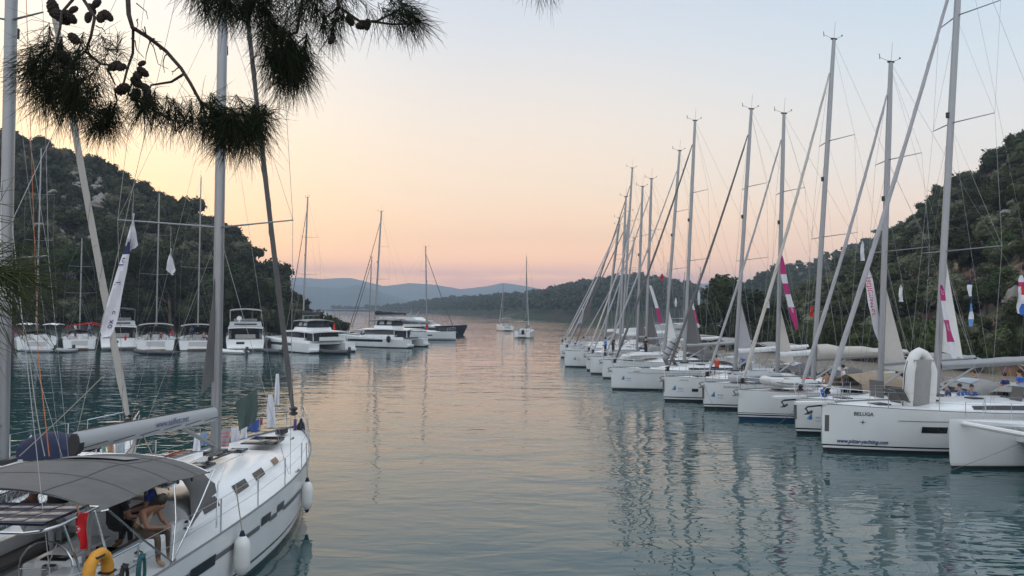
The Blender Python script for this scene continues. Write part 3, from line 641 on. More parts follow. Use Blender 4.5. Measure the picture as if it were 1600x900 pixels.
def sailboat(bow, hd, label, L=13.6, B=4.25, fs=1.2, fb=1.55, group=None, name='sailboat', mast_px=None, top=None, mast_aft=5.2, mastH=18, rake=.5, hullm=None, wins=(), ports=True, lod=1, near=False, bim=None, hood=None, stripe=None, sprit=0, **o):
    d = Vector((hd[0], hd[1], 0)).normalized(); bow = Vector((bow[0], bow[1], 0)); mid = bow - d * L / 2
    h = Hull(L, B, fs, fb, full=o.get('full', 2.3)); dz = h.sheer(.6) + o.get('roof', .42)
    if mast_px is not None:
        lo, hi = 3.0, 9.0
        for _ in range(30):
            m = (lo + hi) / 2; x = proj(bow - d * m + Vector((0, 0, dz)))[0]
            if (x < mast_px) == (d.x < 0): lo = m
            else: hi = m
        mast_aft = m
    if top is not None:
        rk_ = .4; Hh = 17
        for _ in range(30):
            p = bow - d * (mast_aft + rk_); x, y = proj(p + Vector((0, 0, Hh))); Hh += (y - top[1]) * p.y / F
            if o.get('solve_rake', True): rk_ += (top[0] - x) / F * p.y / max(.3, abs(d.x)) * (1 if d.x < 0 else -1) * .8
            rk_ = max(-.3, min(1.8, rk_))
        mastH, rake = Hh, rk_
    root = empty(name, mid, math.atan2(d.y, d.x), label, 'sailboat', group); root['category'] = 'sailboat'
    h.mesh(44 if near else 30).build('hull', hullm or hull_plain, root, angle=50)
    cw = (.02, .30, .58); h.deck(cw).build('deck', gel2, root, angle=30)
    # toe rail
    tr = MB()
    for sd in (1, -1): tr.tube([h.pt(k / 24, h.sheer(k / 24) + .01, sd, -.02) for k in range(25)], .022, 5)
    tr.build('toe_rail', alu if not near else mat('grey_rubrail', (.16, .17, .18), .5), root)
    # cockpit well
    cwb = MB(); x0, x1 = -L / 2 + .02 * L, -L / 2 + .31 * L; wd = B / 2 * .5; zf = fs - .55
    cwb.grid([[(x0, -wd, fs + .03), (x0, -wd, zf), (x0, wd, zf), (x0, wd, fs + .03)], [(x1, -wd, fs + .06), (x1, -wd, zf), (x1, wd, zf), (x1, wd, fs + .06)]])
    for sd in (1, -1): cwb.box(((x0 + x1) / 2 + .5, sd * (wd - .28), zf + .22), (x1 - x0 - 1.3, .5, .44)); cwb.box(((x0 + x1) / 2, sd * (wd + .1), fs + .13), (x1 - x0, .16, .22))
    cwb.box(((x0 + x1) / 2 + .2, 0, zf + .35), (1.2, .4, .7)); cwb.box((x1 - .05, 0, fs + .1), (.1, wd * 1.9, .9)); cwb.build('cockpit', gel, root, smooth=False)
    MB().box((-L / 2 - .03, 0, fs * .60), (.05, B * .42, fs * .62)).build('transom_opening', nonskid, root); MB().box((-L / 2 - .28, 0, .24), (.6, B * .46, .07)).build('swim_platform', teak, root)
    MB().tube([(-L / 2 + .1, B * .30, fs + .1), (-L / 2 + .02, B * .34, fs + .42), (-L / 2 + .1, B * .26, fs + .55), (-L / 2 + .16, B * .24, fs + .1)], .07, 8).build('rail_lifebuoy', mat('dull_white_vinyl', (.5, .48, .42), .7), root)
    if lod:
        for sd in (1, -1):
            wh = MB(); c = Vector((x0 + .9, sd * .75, fs + .35)); ring = [c + Vector((0, .42 * math.cos(a), .42 * math.sin(a))) for a in [2 * math.pi * k / 16 for k in range(17)]]
            wh.tube(ring, .015, 5); [wh.tube([c, ring[k]], .010, 4) for k in (0, 5, 10)]; wh.box(c + Vector((.12, 0, -.4)), (.18, .2, .9)); wh.build('steering_wheel', steel, root)
    # coachroof with dark side glazing
    ct0, ct1 = .30, o.get('ct1', .76); g, prof = coach(h, ct0, ct1, .66, o.get('roof', .42)); cr = MB().grid([r[::-1] for r in g]); k = len(g[0]); cr.f.append(tuple(range(k))[::-1]); cr.m.append(0)
    roof = cr.build('coachroof', gel, root, angle=35)
    def side(u, v, sd, off=.014):                   # point on the coachroof side, u along, v up 0..1
        t = ct0 + (ct1 - ct0) * u; z = h.sheer(t) - .02; w = min(h.hb(t) * .66, h.B / 2 * .66) * (1 - .12 * u ** 3); kk = o.get('roof', .42) * (1 - .45 * u) * (1 if u < .65 else math.cos((u - .65) / .35 * math.pi / 2) ** .7)
        y = w * (1 - .03 * v / .35 if v < .35 else .97 - .07 * (v - .35) / .37 if v < .72 else .90 - .12 * (v - .72) / .21)
        return Vector((-L / 2 + t * L, sd * (y + off), z + kk * v))
    for sd in (1, -1):
        wl = o.get('side_windows', [(.08, .72)])
        for a, b in wl:
            g2 = [[side(a + (b - a) * i / 8, v, sd) for i in range(9)] for v in ((.2, .45, .70) if len(wl) == 1 else (.25, .5, .72))]
            MB().grid(g2 if sd < 0 else [r[::-1] for r in g2]).build('window', glass, roof)
    hw = MB()
    for t, w_, l_ in ((.40, .5, .5), (.52, .5, .5), (.66, .42, .42), (.82, .62, .62)):
        onroof = t < ct1; u = (t - ct0) / (ct1 - ct0); z = h.sheer(t) + (o.get('roof', .42) * (1 - .45 * u) * 1.02 * (1 if u < .65 else math.cos((u - .65) / .35 * math.pi / 2) ** .7) if onroof else .02) + .012
        MB().box((-L / 2 + t * L + .1, 0, z + .01), (l_, w_, .05)).build('hatch', glass, root)
    for t0, t1, z0, z1 in wins:
        for sd in (1, -1): MB().grid(h.patch(t0, t1, z0, z1, sd)).build('hull_window', glass, root)
    if stripe:
        for sd in (1, -1): MB().grid(h.patch(*stripe, sd, off=.016, n=24)).build('hull_stripe', mat('grey_pinstripe', (.12, .125, .13), .5), root)
    rails(root, h, (.17, .86), lod, o, near)
    if sprit:
        MB().box((L / 2 + sprit / 2 - .25, 0, fb + .03), (sprit + .5, .26, .13)).build('bowsprit', white_al, root)
    if lod and o.get('anchor', True):
        a = MB(); x = L / 2 + (.05 if not sprit else sprit * .45); z = fb - (.02 if not sprit else .12)
        a.tube([(x - .7, 0, z + .06), (x + .12, 0, z), (x + .22, 0, z - .08)], .032, 6); a.add([(x + .3, 0, z - .30), (x - .02, .17, z - .2), (x - .1, 0, z - .12), (x - .02, -.17, z - .2), (x + .05, 0, z - .30)], [(0, 1, 2), (0, 2, 3), (0, 4, 1), (0, 3, 4), (1, 4, 2), (4, 3, 2)]); a.tube([(x + .2, 0, z - .06), (x + .05, 0, z - .25)], .03, 5)
        a.build('anchor', blackp if o.get('danchor') else mat('galvanised', (.2, .2, .2), .5, .7), root)
    if lod and o.get('stempad'): MB().box((L / 2 + .012, 0, fb - .62), (.05, .16, .62)).build('bow_guard', gcanvas, root)
    on, gz, end, tips = rig(root, h, L / 2 - mast_aft, dz, mastH, rake, B, L, L / 2 - o.get('fsback', .25), fb + o.get('tackz', .35), dict(o, lod=lod))
    if bim:
        g = canopy(-L / 2 + .4, -L / 2 + .4 + o.get('biml', 2.6), B * .40, fs + 1.75, .22); b = MB().slab([r for r in g], .015).build('bimini', bim, root)
        f = MB()
        for x in (-L / 2 + .45, -L / 2 + .4 + o.get('biml', 2.6) - .05):
            f.tube([(-L / 2 + 1.6, -B * .41, fs + .05), (x, -B * .405, fs + 1.72), (x, 0, fs + 1.95), (x, B * .405, fs + 1.72), (-L / 2 + 1.6, B * .41, fs + .05)], .014, 5)
        f.build('bimini_frame', steel, root)
    if hood:
        g = []; x0 = -L / 2 + .29 * L
        for i in range(6):
            u = i / 5; hh = o.get('hoodh', .95) * math.cos(u * math.pi / 2 * .93) ** .5; zb = fs + .12 + .25 * u
            g.append([(x0 + u * 1.5 + (.1 if i == 0 else 0), B * .33 * (1 - .12 * u) * math.sin(a), zb + hh * max(0, math.cos(a)) ** .45) for a in [-math.pi / 2 + math.pi * k / 12 for k in range(13)]])
        sh_ = MB().slab([r for r in g], .012).build('sprayhood', hood, root)
        g3 = [[Vector(g[i][j]) + Vector((.02, 0, .02)) for j in range(4, 9)] for i in (2, 3, 4)]; MB().grid(g3).build('sprayhood_window', clearw, sh_)
    root['mid'] = 0; del root['mid']
    return root, h, on, gz, end
def dinghy(loc, rz, label, L=2.7, tube_mat=None, floor_mat=None, flip=False, pitch=0, roll=0, group=None, rz2=0, motor=False):
    o = bpy.data.objects.new('inflatable_dinghy', None); COL.objects.link(o); o.location = loc
    o.rotation_euler = (Matrix.Rotation(rz, 3, 'Z') @ Matrix.Rotation(pitch, 3, 'Y') @ Matrix.Rotation(roll + (math.pi if flip else 0), 3, 'X')).to_euler(); tag(o, label, 'dinghy', group)
    tm = tube_mat or mat('hypalon_white', (.62, .62, .60), .5); r = .21; w = .55
    p = [(-L / 2, w, 0), (-L / 2 + .3, w, 0), (0, w, 0), (L * .22, w * .98, .02), (L * .38, w * .72, .08), (L * .47, w * .34, .14), (L * .5, 0, .17)]
    p = p + [(x, -y, z) for x, y, z in p[-2::-1]]
    MB().tube(p, [r * .35, r] + [r] * 9 + [r, r * .35], 12).build('tube', tm, o)
    MB().tube([(x, y * 1.0 + (.2 if y > 0 else -.2 if y < 0 else 0), z) for x, y, z in p[1:-1] if abs(y) > .3], .025, 5).build('rubbing_strake', blackp, o) if False else None
    for s in (1, -1): MB().tube([(x, s * (y + r), z) for x, y, z in p[:5]], .022, 5).build('rubbing_strake', mat('navy_strake', (.03, .04, .09), .5), o)
    MB().box((0, 0, -.10), (L * .82, w * 1.75, .05)).build('floor', floor_mat or lcanvas, o)
    MB().box((-L / 2 + .28, 0, .02), (.05, w * 1.7, .4)).build('transom', floor_mat or lcanvas, o)
    MB().box((-.15, 0, .16), (.22, w * 1.9, .035)).build('thwart', lcanvas, o)
    if motor:
        outb = MB(); outb.box((-L / 2 - .02, 0, .42), (.36, .26, .42), taper=.8); outb.build('outboard_cowl', blackp, o); MB().box((-L / 2 - .02, 0, -.05), (.12, .1, .6)).build('outboard_leg', blackp, o)
    return o
def fender(p, label, r=.15, l=.62, m=None, group=None, line=None):
    o = empty('fender', p, 0, label, 'fender', group); m = m or mat('white_fender_vinyl', (.70, .70, .68), .4)
    MB().lathe((0, 0, 0), [(.02, -l / 2 - .08), (r * .45, -l / 2 - .03), (r * .85, -l / 2 + .05), (r, -l / 2 + .16), (r, l / 2 - .16), (r * .85, l / 2 - .05), (r * .45, l / 2 + .03), (.03, l / 2 + .08)], 16).build('body', m, o)
    MB().lathe((0, 0, 0), [(.03, l / 2 + .14), (r * .4, l / 2 + .04), (r * .5, l / 2 + .015), (.02, l / 2)], 10).build('end_cap', ncanvas, o)
    MB().lathe((0, 0, 0), [(.02, -l / 2), (r * .5, -l / 2 - .015), (r * .4, -l / 2 - .05), (.03, -l / 2 - .12)], 10).build('end_cap', ncanvas, o)
    if line: MB().tube([(0, 0, l / 2 + .1), Vector(line) - Vector(p)], .012, 5).build('fender_line', rope, o)
    return o
def wline(p0, p1, sag, r, m, label, name='mooring_line', n=12, cat='rope', group=None):
    p0, p1 = Vector(p0), Vector(p1); pts = [p0.lerp(p1, i / n) - Vector((0, 0, sag * math.sin(math.pi * i / n))) for i in range(n + 1)]
    return top(MB().tube(pts, r, 5), name, m, label, cat, group, loc=p0)
# ---- catamaran
def catamaran(stern_px, Ys, hd, label, L=12.5, B=6.9, mast_top=None, mast_px=None, group=None, enc=bcanvas, bagm=bcanvas, origin=None, glassband=True, fly=True, **o):
    d = Vector((hd[0], hd[1], 0)).normalized(); mid = Vector(origin) if origin else None
    root = empty('catamaran', mid, math.atan2(d.y, d.x), label, 'catamaran', group); hs = []
    for sd in (1, -1):
        h = Hull(L, 1.85, 1.15, 1.75, stern=.8, full=3.0, flare=.3, draft=.5); m = h.mesh(22); yc = sd * (B / 2 - .93); m.v = [(x, y + yc, z) for x, y, z in m.v]; q = m.build('hull', hull_plain, root, angle=50)
        for s2 in (1, -1):
            g = h.patch(.30, .80, .80, 1.12, s2, n=10); MB().grid([[v + Vector((0, yc, 0)) for v in r] for r in g]).build('hull_window', glass, q)
        d_ = h.deck(None); d_.v = [(x, y + yc, z) for x, y, z in d_.v]; d_.build('side_deck', gel2, root)
        st = MB()
        for k in range(3): st.box((-L / 2 - .15 + .38 * k, yc, .35 + .3 * k), (.5, 1.35, .3))
        st.build('transom_steps', gel, root, smooth=False); hs.append(h)
    bd = MB().box((-.6, 0, 1.2), (L * .74, B - 1.8, .5)); bd.build('bridge_deck', gel, root)
    tr = MB(); n = 10
    for i in range(n + 1):
        y = -1 * (B / 2 - 1.8) + (B - 3.6) * i / n; tr.tube([(L * .3, y, 1.5), (L * .46, y, 1.62)], .014, 4)
        x = L * .3 + L * .16 * i / n; tr.tube([(x, -(B / 2 - 1.8), 1.52), (x, B / 2 - 1.8, 1.52)], .014, 4)
    tr.build('trampoline', wire, root); MB().tube([(L * .465, -(B / 2 - .95), 1.6), (L * .465, B / 2 - .95, 1.6)], .09, 8).build('forward_beam', white_al, root)
    # saloon: lofted cabin with dark wraparound glass
    def cab(z0, z1, x0, x1, w, nose, inset, m, nm, par=root):
        ring = lambda z, k: [(x0 + .0, -w * k, z), (x0, w * k, z), (x1 - nose * (1.6 if z > z0 + .1 else 1), w * k, z), (x1 - nose * .4 * (2.2 if z > z0 + .1 else 1), w * k * .75, z), (x1 - (nose * .9 if z > z0 + .1 else 0), 0, z), (x1 - nose * .4 * (2.2 if z > z0 + .1 else 1), -w * k * .75, z), (x1 - nose * (1.6 if z > z0 + .1 else 1), -w * k, z)]
        mb = MB().grid([ring(z0, 1), ring(z1, 1 - inset)], closed=True); mb.f += [tuple(range(7, 14))]; mb.m += [0]; return mb.build(nm, m, par, smooth=False)
    cab(1.45, 1.75, -L * .30, L * .24, B * .36, 1.2, .02, gel, 'cabin'); cab(1.75, 2.45, -L * .295, L * .232, B * .352, 1.2, .08, glass, 'cabin_glazing')
    rf = MB().slab(canopy(-L * .48, L * .13, B * .38, 2.5, .12), .14); rf.build('roof', gel, root)
    for sd in (1, -1):
        for x in (-L * .465, -L * .30): MB().tube([(x, sd * B * .34, 1.4), (x, sd * B * .35, 2.5)], .05, 6).build('pillar', gel, root)
    MB().box((-L * .44, 0, 1.65), (.5, B * .6, .5)).build('cockpit_seat', gel, root)
    if enc: MB().box((-L * .40, B * .28 * (o.get('encside', 1)), 1.95), (1.6, .9, 1.05)).build('cockpit_curtain', enc, root)
    if fly:
        MB().box((-L * .12, 0, 2.80), (3.0, B * .55, .45), taper=.93).build('flybridge', gel, root)
        if enc: MB().box((-L * .13, 0, 3.35), (2.7, B * .46, .75), taper=.9).build('helm_enclosure', enc, root); [MB().box((-L * .13 + dx, 0, 3.42), (.75, B * .462 + .02, .5), taper=.94).build('enclosure_window', clearw, root) for dx in (-.75, .45)]
        MB().slab(canopy(-L * .13 - 1.7, -L * .13 + 1.7, B * .27, 3.78, .16), .07).build('hardtop', lcanvas if not o.get('wtop') else gel, root)
    h = hs[0]
    rig(root, h, L * .08, 2.55, o.get('mastH', 19), o.get('rake', .8), B * .62, L, L * .45, 1.85, dict(dict(lod=1, mr=.14, boom=L * .42, bz=o.get('bz', 1.9), bag=bagm, bagh=.5, gmat=o.get('gmat', saild), sweep=35, brise=.15), **o.get('rigo', {})))
    lr = MB()
    for sd in (1, -1):
        pts = []
        for k in range(9): t = .12 + .8 * k / 8; q = Vector((-L / 2 + t * L, sd * (B / 2 - .1 - (.5 if t > .9 else 0)), h.sheer(t))); pts.append(q + Vector((0, 0, .6))); lr.tube([q, q + Vector((0, 0, .6))], .014, 4)
        lr.tube(pts, .008, 4, cap=False)
    lr.build('lifeline', steel, root)
    return root
def motor_yacht(mid, hd, label, L=15, B=4.6, hullm=None, group=None, top_m=None, hard=None, bimini=None, z=0, dark=False, fly=True, arch=False):
    d = Vector((hd[0], hd[1], 0)).normalized(); root = empty('motor_yacht', Vector(mid), math.atan2(d.y, d.x), label, 'motor yacht', group)
    h = Hull(L, B, 1.35, 2.1, stern=.93, full=2.0, flare=.55, draft=.6); m = h.mesh(24)
    m.v = [(x + (max(0, z_) * .45 * max(0, (x / L * 2 - .6) / .4) if x > 0 else 0), y, z_) for x, y, z_ in m.v]; m.build('hull', hullm or hull_plain, root, angle=50)
    dk = h.deck(None); dk.build('deck', gel2, root)
    MB().box((-L / 2 - .55, 0, .42), (1.3, B * .88, .16)).build('swim_platform', gel, root)
    MB().box((-L / 2 + .04, 0, .95), (.12, B * .84, .95)).build('transom', gel, root); MB().box((-L / 2 - .035, B * .12, 1.0), (.05, B * .2, .28)).build('transom_vent', glass, root)
    def loft(x0, x1, w, z0, z1, rf, rb, mt, nm, k=.9, par=root):
        A = [(x0, -w, z0), (x0, w, z0), (x1 - .8, w, z0), (x1, w * .5, z0), (x1, -w * .5, z0), (x1 - .8, -w, z0)]; Bq = [(x0 + rb, -w * k, z1), (x0 + rb, w * k, z1), (x1 - .8 - rf, w * k, z1), (x1 - rf, w * .45, z1), (x1 - rf, -w * .45, z1), (x1 - .8 - rf, -w * k, z1)]
        mb = MB().grid([A, Bq], closed=True); mb.f += [tuple(range(6, 12)), tuple(reversed(range(6)))]; mb.m += [0, 0]; return mb.build(nm, mt, par, smooth=False)
    loft(-L * .28, L * .25, B * .42, 1.5, 2.1, .9, 0, gel, 'saloon', .97); loft(-L * .285, L * .19, B * .415, 2.1, 2.85, 1.7, .05, glass, 'saloon_glazing', .9)
    MB().slab(canopy(-L * .44, L * .10, B * .43, 2.9, .08), .16).build('roof', gel, root)
    for sd in (1, -1):
        MB().slab([[(-L * .43, sd * B * .42, 1.5), (-L * .28, sd * B * .42, 1.5)], [(-L * .40, sd * B * .42, 2.9), (-L * .26, sd * B * .42, 2.9)]] if False else [[(-L * .30, sd * B * .425, 1.45), (-L * .22, sd * B * .425, 1.45)], [(-L * .44, sd * B * .425, 2.92), (-L * .30, sd * B * .425, 2.92)]], .08).build('roof_wing', gel, root)
        MB().box((-L / 2 + 1.0, sd * B * .42, 1.65), (2.0, .12, .5)).build('bulwark', gel, root)
    MB().box((-L * .42, 0, 1.75), (.7, B * .5, .55)).build('cockpit_sofa', lcanvas, root); MB().box((-L * .3, 0, 2.0), (.1, B * .7, 1.1)).build('saloon_door', glass, root)
    if fly:
        loft(-L * .42, L * .05, B * .40, 3.0, 3.55, .9, -.25, gel, 'flybridge', .97); MB().box((-L * .44 - .07, 0, 3.32), (.05, B * .55, .16)).build('flybridge_vent', glass, root)
        MB().box((-L * .08, 0, 3.75), (.05, B * .6, .35), ry=-.5).build('windscreen', clearw, root)
        MB().ball((-L * .30, B * .16, 4.0), .34, 12).build('radome', gel, root); MB().tube([(-L * .30, B * .16, 3.5), (-L * .30, B * .16, 3.75)], .08, 6).build('radome_post', gel, root)
        MB().tube([(-L * .34, -B * .1, 3.5), (-L * .40, -B * .1, 5.0)], .012, 4).build('antenna', blackp, root)
        if bimini:
            MB().slab(canopy(-L * .36, -L * .1, B * .40, 5.0, .18), .03).build('bimini', bimini, root); f = MB()
            for x in (-L * .35, -L * .11):
                for sd in (1, -1): f.tube([(-L * .24, sd * B * .39, 3.5), (x, sd * B * .395, 5.0)], .016, 5)
                f.tube([(x, -B * .395, 5.0), (x, 0, 5.16), (x, B * .395, 5.0)], .016, 5)
            f.build('bimini_frame', steel, root)
        if hard:
            MB().slab(canopy(-L * .34, -L * .04, B * .40, 5.0, .06), .06).build('hardtop', hard, root); f = MB(); [f.tube([(-L * .3, sd * B * .36, 3.5), (-L * .33, sd * B * .38, 5.0)], .04, 5) for sd in (1, -1)]; [f.tube([(-L * .1, sd * B * .36, 3.5), (-L * .05, sd * B * .38, 5.0)], .04, 5) for sd in (1, -1)]; f.build('hardtop_frame', white_al, root)
    rl = MB()
    for sd in (1, -1):
        pts = []
        for k in range(10): t = .35 + .62 * k / 9; q = h.pt(t, h.sheer(t), sd, -.08); q.x += .9 * max(0, (q.x / L * 2 - .6) / .4); pts.append(q + Vector((0, 0, .55))); rl.tube([q, q + Vector((0, 0, .55))], .013, 4)
        rl.tube(pts, .014, 4, cap=False)
    rl.build('railing', steel, root)
    for sd in (1, -1): MB().grid(h.patch(.35, .72, .95, 1.25, sd, n=8)).build('hull_window', glass, root)
    return root
# ---- people (one continuous skinned surface; clothing as coloured zones, hair a child)
skin_m = mat('skin', (.42, .24, .16), .6, var=.08); skin_t = mat('tanned_skin', (.26, .13, .08), .6, var=.08)
hair_m = mat('dark_hair', (.02, .014, .010), .7, var=.3, scale=40)
def person(loc, rz, label, J=None, top_c=(.6, .6, .6), bot_c=(.2, .2, .2), skin=None, group=None, scale=1, hands=False, hair_long=False, hat=None, sleeves=True, bare_mid=False, shoes=None):
    """J: joint name -> (x forward, y left, z up) in metres"""
    J = dict(J); sk = skin or skin_m
    bones = [('pelvis', 'waist'), ('waist', 'chest'), ('chest', 'neck'), ('neck', 'head'), ('head', 'crown'),
             ('chest', 'shL'), ('shL', 'elL'), ('elL', 'wrL'), ('chest', 'shR'), ('shR', 'elR'), ('elR', 'wrR'),
             ('pelvis', 'hipL'), ('hipL', 'knL'), ('knL', 'anL'), ('anL', 'toL'), ('pelvis', 'hipR'), ('hipR', 'knR'), ('knR', 'anR'), ('anR', 'toR'), ('head', 'nose')]
    rad = dict(pelvis=(.155, .12), waist=(.135, .10), chest=(.16, .115), neck=(.055, .055), head=(.085, .095), crown=(.07, .08), nose=(.018, .018), sh=(.062, .06), el=(.043, .043), wr=(.028, .028), hip=(.095, .095), kn=(.062, .062), an=(.042, .042), to=(.036, .03), ha=(.036, .02))
    for s in 'LR':
        d = (Vector(J['wr' + s]) - Vector(J['el' + s])).normalized(); J.setdefault('ha' + s, tuple(Vector(J['wr' + s]) + d * .085)); bones.append(('wr' + s, 'ha' + s))
        if hands:
            ha = Vector(J['ha' + s]); side_ = d.cross(Vector((0, 0, 1))); side_ = side_.normalized() if side_.length > .1 else Vector((0, 1, 0)); dn = side_.cross(d).normalized()
            for k, (off, ln) in enumerate(((-.030, .060), (-.010, .072), (.010, .068), (.030, .052))):
                a, b, c = f'f{k}a{s}', f'f{k}b{s}', f'f{k}c{s}'; J[a] = tuple(ha + side_ * off); J[b] = tuple(ha + side_ * off * 1.15 + d * ln * .6 - dn * .010); J[c] = tuple(ha + side_ * off * 1.2 + d * ln - dn * .035)
                bones += [('ha' + s, a), (a, b), (b, c)]
            J['tha' + s] = tuple(Vector(J['wr' + s]) + d * .03 + side_ * .035); J['thb' + s] = tuple(Vector(J['wr' + s]) + d * .07 + side_ * .062 - dn * .02); bones += [('wr' + s, 'tha' + s), ('tha' + s, 'thb' + s)]
    names = list(J); ix = {n: i for i, n in enumerate(names)}
    me = bpy.data.meshes.new('person'); me.from_pydata([J[n] for n in names], [(ix[a], ix[b]) for a, b in bones], [])
    o = bpy.data.objects.new('person', me); COL.objects.link(o)
    md = o.modifiers.new('s', 'SKIN'); me.skin_vertices if hasattr(me, 'skin_vertices') else None
    if not me.skin_vertices: 
        bm = bmesh.new(); bm.from_mesh(me); bm.verts.layers.skin.verify(); bm.to_mesh(me); bm.free()
    for n, i in ix.items():
        k = n if n in rad else n[:2] if n[:2] in rad else n[:3] if n[:3] in rad else None; r = rad.get(k, (.009, .009)); sv = me.skin_vertices[0].data[i]; sv.radius = r; sv.use_root = (n == 'pelvis')
    md.use_smooth_shade = True; o.modifiers.new('u', 'SUBSURF').levels = 1; o.modifiers['u'].render_levels = 1
    ev = bpy.data.meshes.new_from_object(o.evaluated_get(bpy.context.evaluated_depsgraph_get())); bpy.data.objects.remove(o); bpy.data.meshes.remove(me); ev.name = 'person'
    tm = mat('cloth_%02x%02x%02x' % tuple(int(c * 255) for c in top_c), top_c, .9, var=.15, scale=14); bmt = mat('cloth_%02x%02x%02x' % tuple(int(c * 255) for c in bot_c), bot_c, .9, var=.2, scale=14); shm = shoes or sk
    ev.materials.clear(); [ev.materials.append(m) for m in (sk, tm, bmt, shm)]
    segs = [(Vector(J[a]), Vector(J[b]), a, b) for a, b in bones]
    for p in ev.polygons:
        c = p.center; best = 9; bb = None; bt = 0
        for a, b, na, nb in segs:
            ab = b - a; t = max(0, min(1, (c - a).dot(ab) / max(1e-6, ab.length_squared))); dd = (c - a - ab * t).length
            if dd < best: best, bb, bt = dd, (na, nb), t
        a, b = bb
        if a in ('hipL', 'hipR', 'pelvis') and b != 'waist': z = 2
        elif a in ('knL', 'knR'): z = 2 if bt < .85 else 0
        elif a in ('anL', 'anR'): z = 3
        elif b == 'waist': z = 2 if bt < .4 else (0 if bare_mid else 1)
        elif b == 'chest': z = 0 if bare_mid and bt < .25 else 1
        elif a == 'chest' and b == 'neck': z = 1 if bt < .35 and not bare_mid else 0
        elif a == 'chest': z = 1 if sleeves or bt < .3 else 0
        elif a in ('shL', 'shR'): z = 1 if sleeves and bt < .55 else 0
        else: z = 0
        p.material_index = z; p.use_smooth = True
    o = bpy.data.objects.new('person', ev); COL.objects.link(o); o.location = loc; o.rotation_euler = (0, 0, rz); o.scale = (scale,) * 3; tag(o, label, 'person', group)
    hd = Vector(J['head']); cw = Vector(J['crown']); up = (cw - hd).normalized(); c = hd.lerp(cw, .72) - (Vector(J['nose']) - hd).normalized() * .022
    hb = MB().ball(c, .104, 14, sq=(1, .9, .95)); hb.v = [tuple(Vector(v) * 1.0 + Vector((0, 0, .006 * math.sin(v[0] * 90 + v[1] * 70)))) for v in hb.v]
    if hair_long: hb.tube([c - Vector((.03, 0, 0)), c - up * .16 - (Vector(J['nose']) - hd).normalized() * .09, c - up * .34 - (Vector(J['nose']) - hd).normalized() * .07], [.09, .08, .03], 8)
    hb.build('hair', hat or hair_m, o)
    return o
SIT = dict(pelvis=(0, 0, .10), waist=(.0, 0, .27), chest=(.03, 0, .46), neck=(.06, 0, .62), head=(.09, 0, .73), crown=(.09, 0, .86), nose=(.195, 0, .735), shL=(.03, .19, .54), elL=(.08, .25, .28), wrL=(.30, .16, .22), shR=(.03, -.19, .54), elR=(.08, -.25, .28), wrR=(.30, -.16, .22),
           hipL=(.04, .10, .09), knL=(.46, .14, .10), anL=(.48, .14, -.34), toL=(.62, .15, -.40), hipR=(.04, -.10, .09), knR=(.46, -.14, .10), anR=(.48, -.14, -.34), toR=(.62, -.15, -.40))
STAND = dict(pelvis=(0, 0, .95), waist=(.0, 0, 1.12), chest=(.02, 0, 1.32), neck=(.02, 0, 1.48), head=(.04, 0, 1.59), crown=(.04, 0, 1.72), nose=(.145, 0, 1.60), shL=(.0, .19, 1.40), elL=(-.02, .25, 1.12), wrL=(.12, .24, .90), shR=(.0, -.19, 1.40), elR=(-.02, -.25, 1.12), wrR=(.12, -.24, .90),
             hipL=(0, .09, .92), knL=(.04, .11, .50), anL=(-.02, .12, .08), toL=(.13, .14, .03), hipR=(0, -.09, .92), knR=(.0, -.11, .50), anR=(-.04, -.12, .08), toR=(.11, -.14, .03))
# ================================================================ RIGHT ROW
QN = (-0.976, -0.217)
def bowat(px, wl, dy=0): 
    Y = H * F / (wl - hor(px)) ; q = P(px, wl, Y); return (q.x, Y + dy)
GR = 'yachts moored side by side along the right-hand quay'
RB = {}
def rb(key, px, wl, label, **k):
    b = k.pop('bow', None) or bowat(px, wl); RB[key] = sailboat(b, k.pop('hd', QN), label, group=GR, **k); return RB[key]
rb('beluga', 1284, 703, 'large white sailboat lettered BELUGA with an upright dinghy before its mast', L=15.2, B=4.7, fs=1.45, fb=1.86, mast_px=1462, top=(1503, -120), mr=.155, hullm=hull_black, near=True, lod=1,
   wins=[(.725, .785, .86, 1.10), (.36, .48, .85, 1.05)], stripe=(.2, .84, 1.29, 1.315), sprit=1.15, gmat=sailg, gr=.13, tackz=.42, clew=(3.9, 7.6, 1.05, sailw), bim=lcanvas, biml=3.4, boom_mat=alu, br=.16, danchor=True, ct1=.74, hood=lcanvas, spreaders=(.30, .57, .80), stempad=False, full=2.6)
rb('mood', 1243, 677, 'white sailboat with a blue logo on its short visible bow, tucked behind BELUGA', L=14, B=4.4, fs=1.3, fb=1.62, mast_px=1375, top=(1392, 98), mr=.15, hullm=hull_black, sprit=1.1, gmat=sailg, gr=.115, clew=(2.9, 6.6, 1.35, sailb), bim=lcanvas, stempad=True, danchor=True, hood=lcanvas)
rb('varvara', 1153, 655, 'white sailboat lettered VARVARA with blue boot stripe and coiled ropes at its bow', L=13.8, fs=1.25, fb=1.52, mast_px=1270, top=(1303, 62), mr=.14, hullm=hull_blue, gmat=sailb, gr=.12, bag=sailb, bagh=.6, boom=5.6, anchor=True, bim=lcanvas, hood=gcanvas, clew=None)
rb('rhapsody', 1099, 638, 'white sailboat with a black name plate, its bow just left of the VARVARA bow', L=13.4, fb=1.5, mast_px=1214, top=(1225, 178), hullm=hull_black, gmat=sailg, clew=(2.7, 5.6, 1.0, sailb), boom_mat=white_al, br=.14, bim=lcanvas, stempad=True, hood=gcanvas)
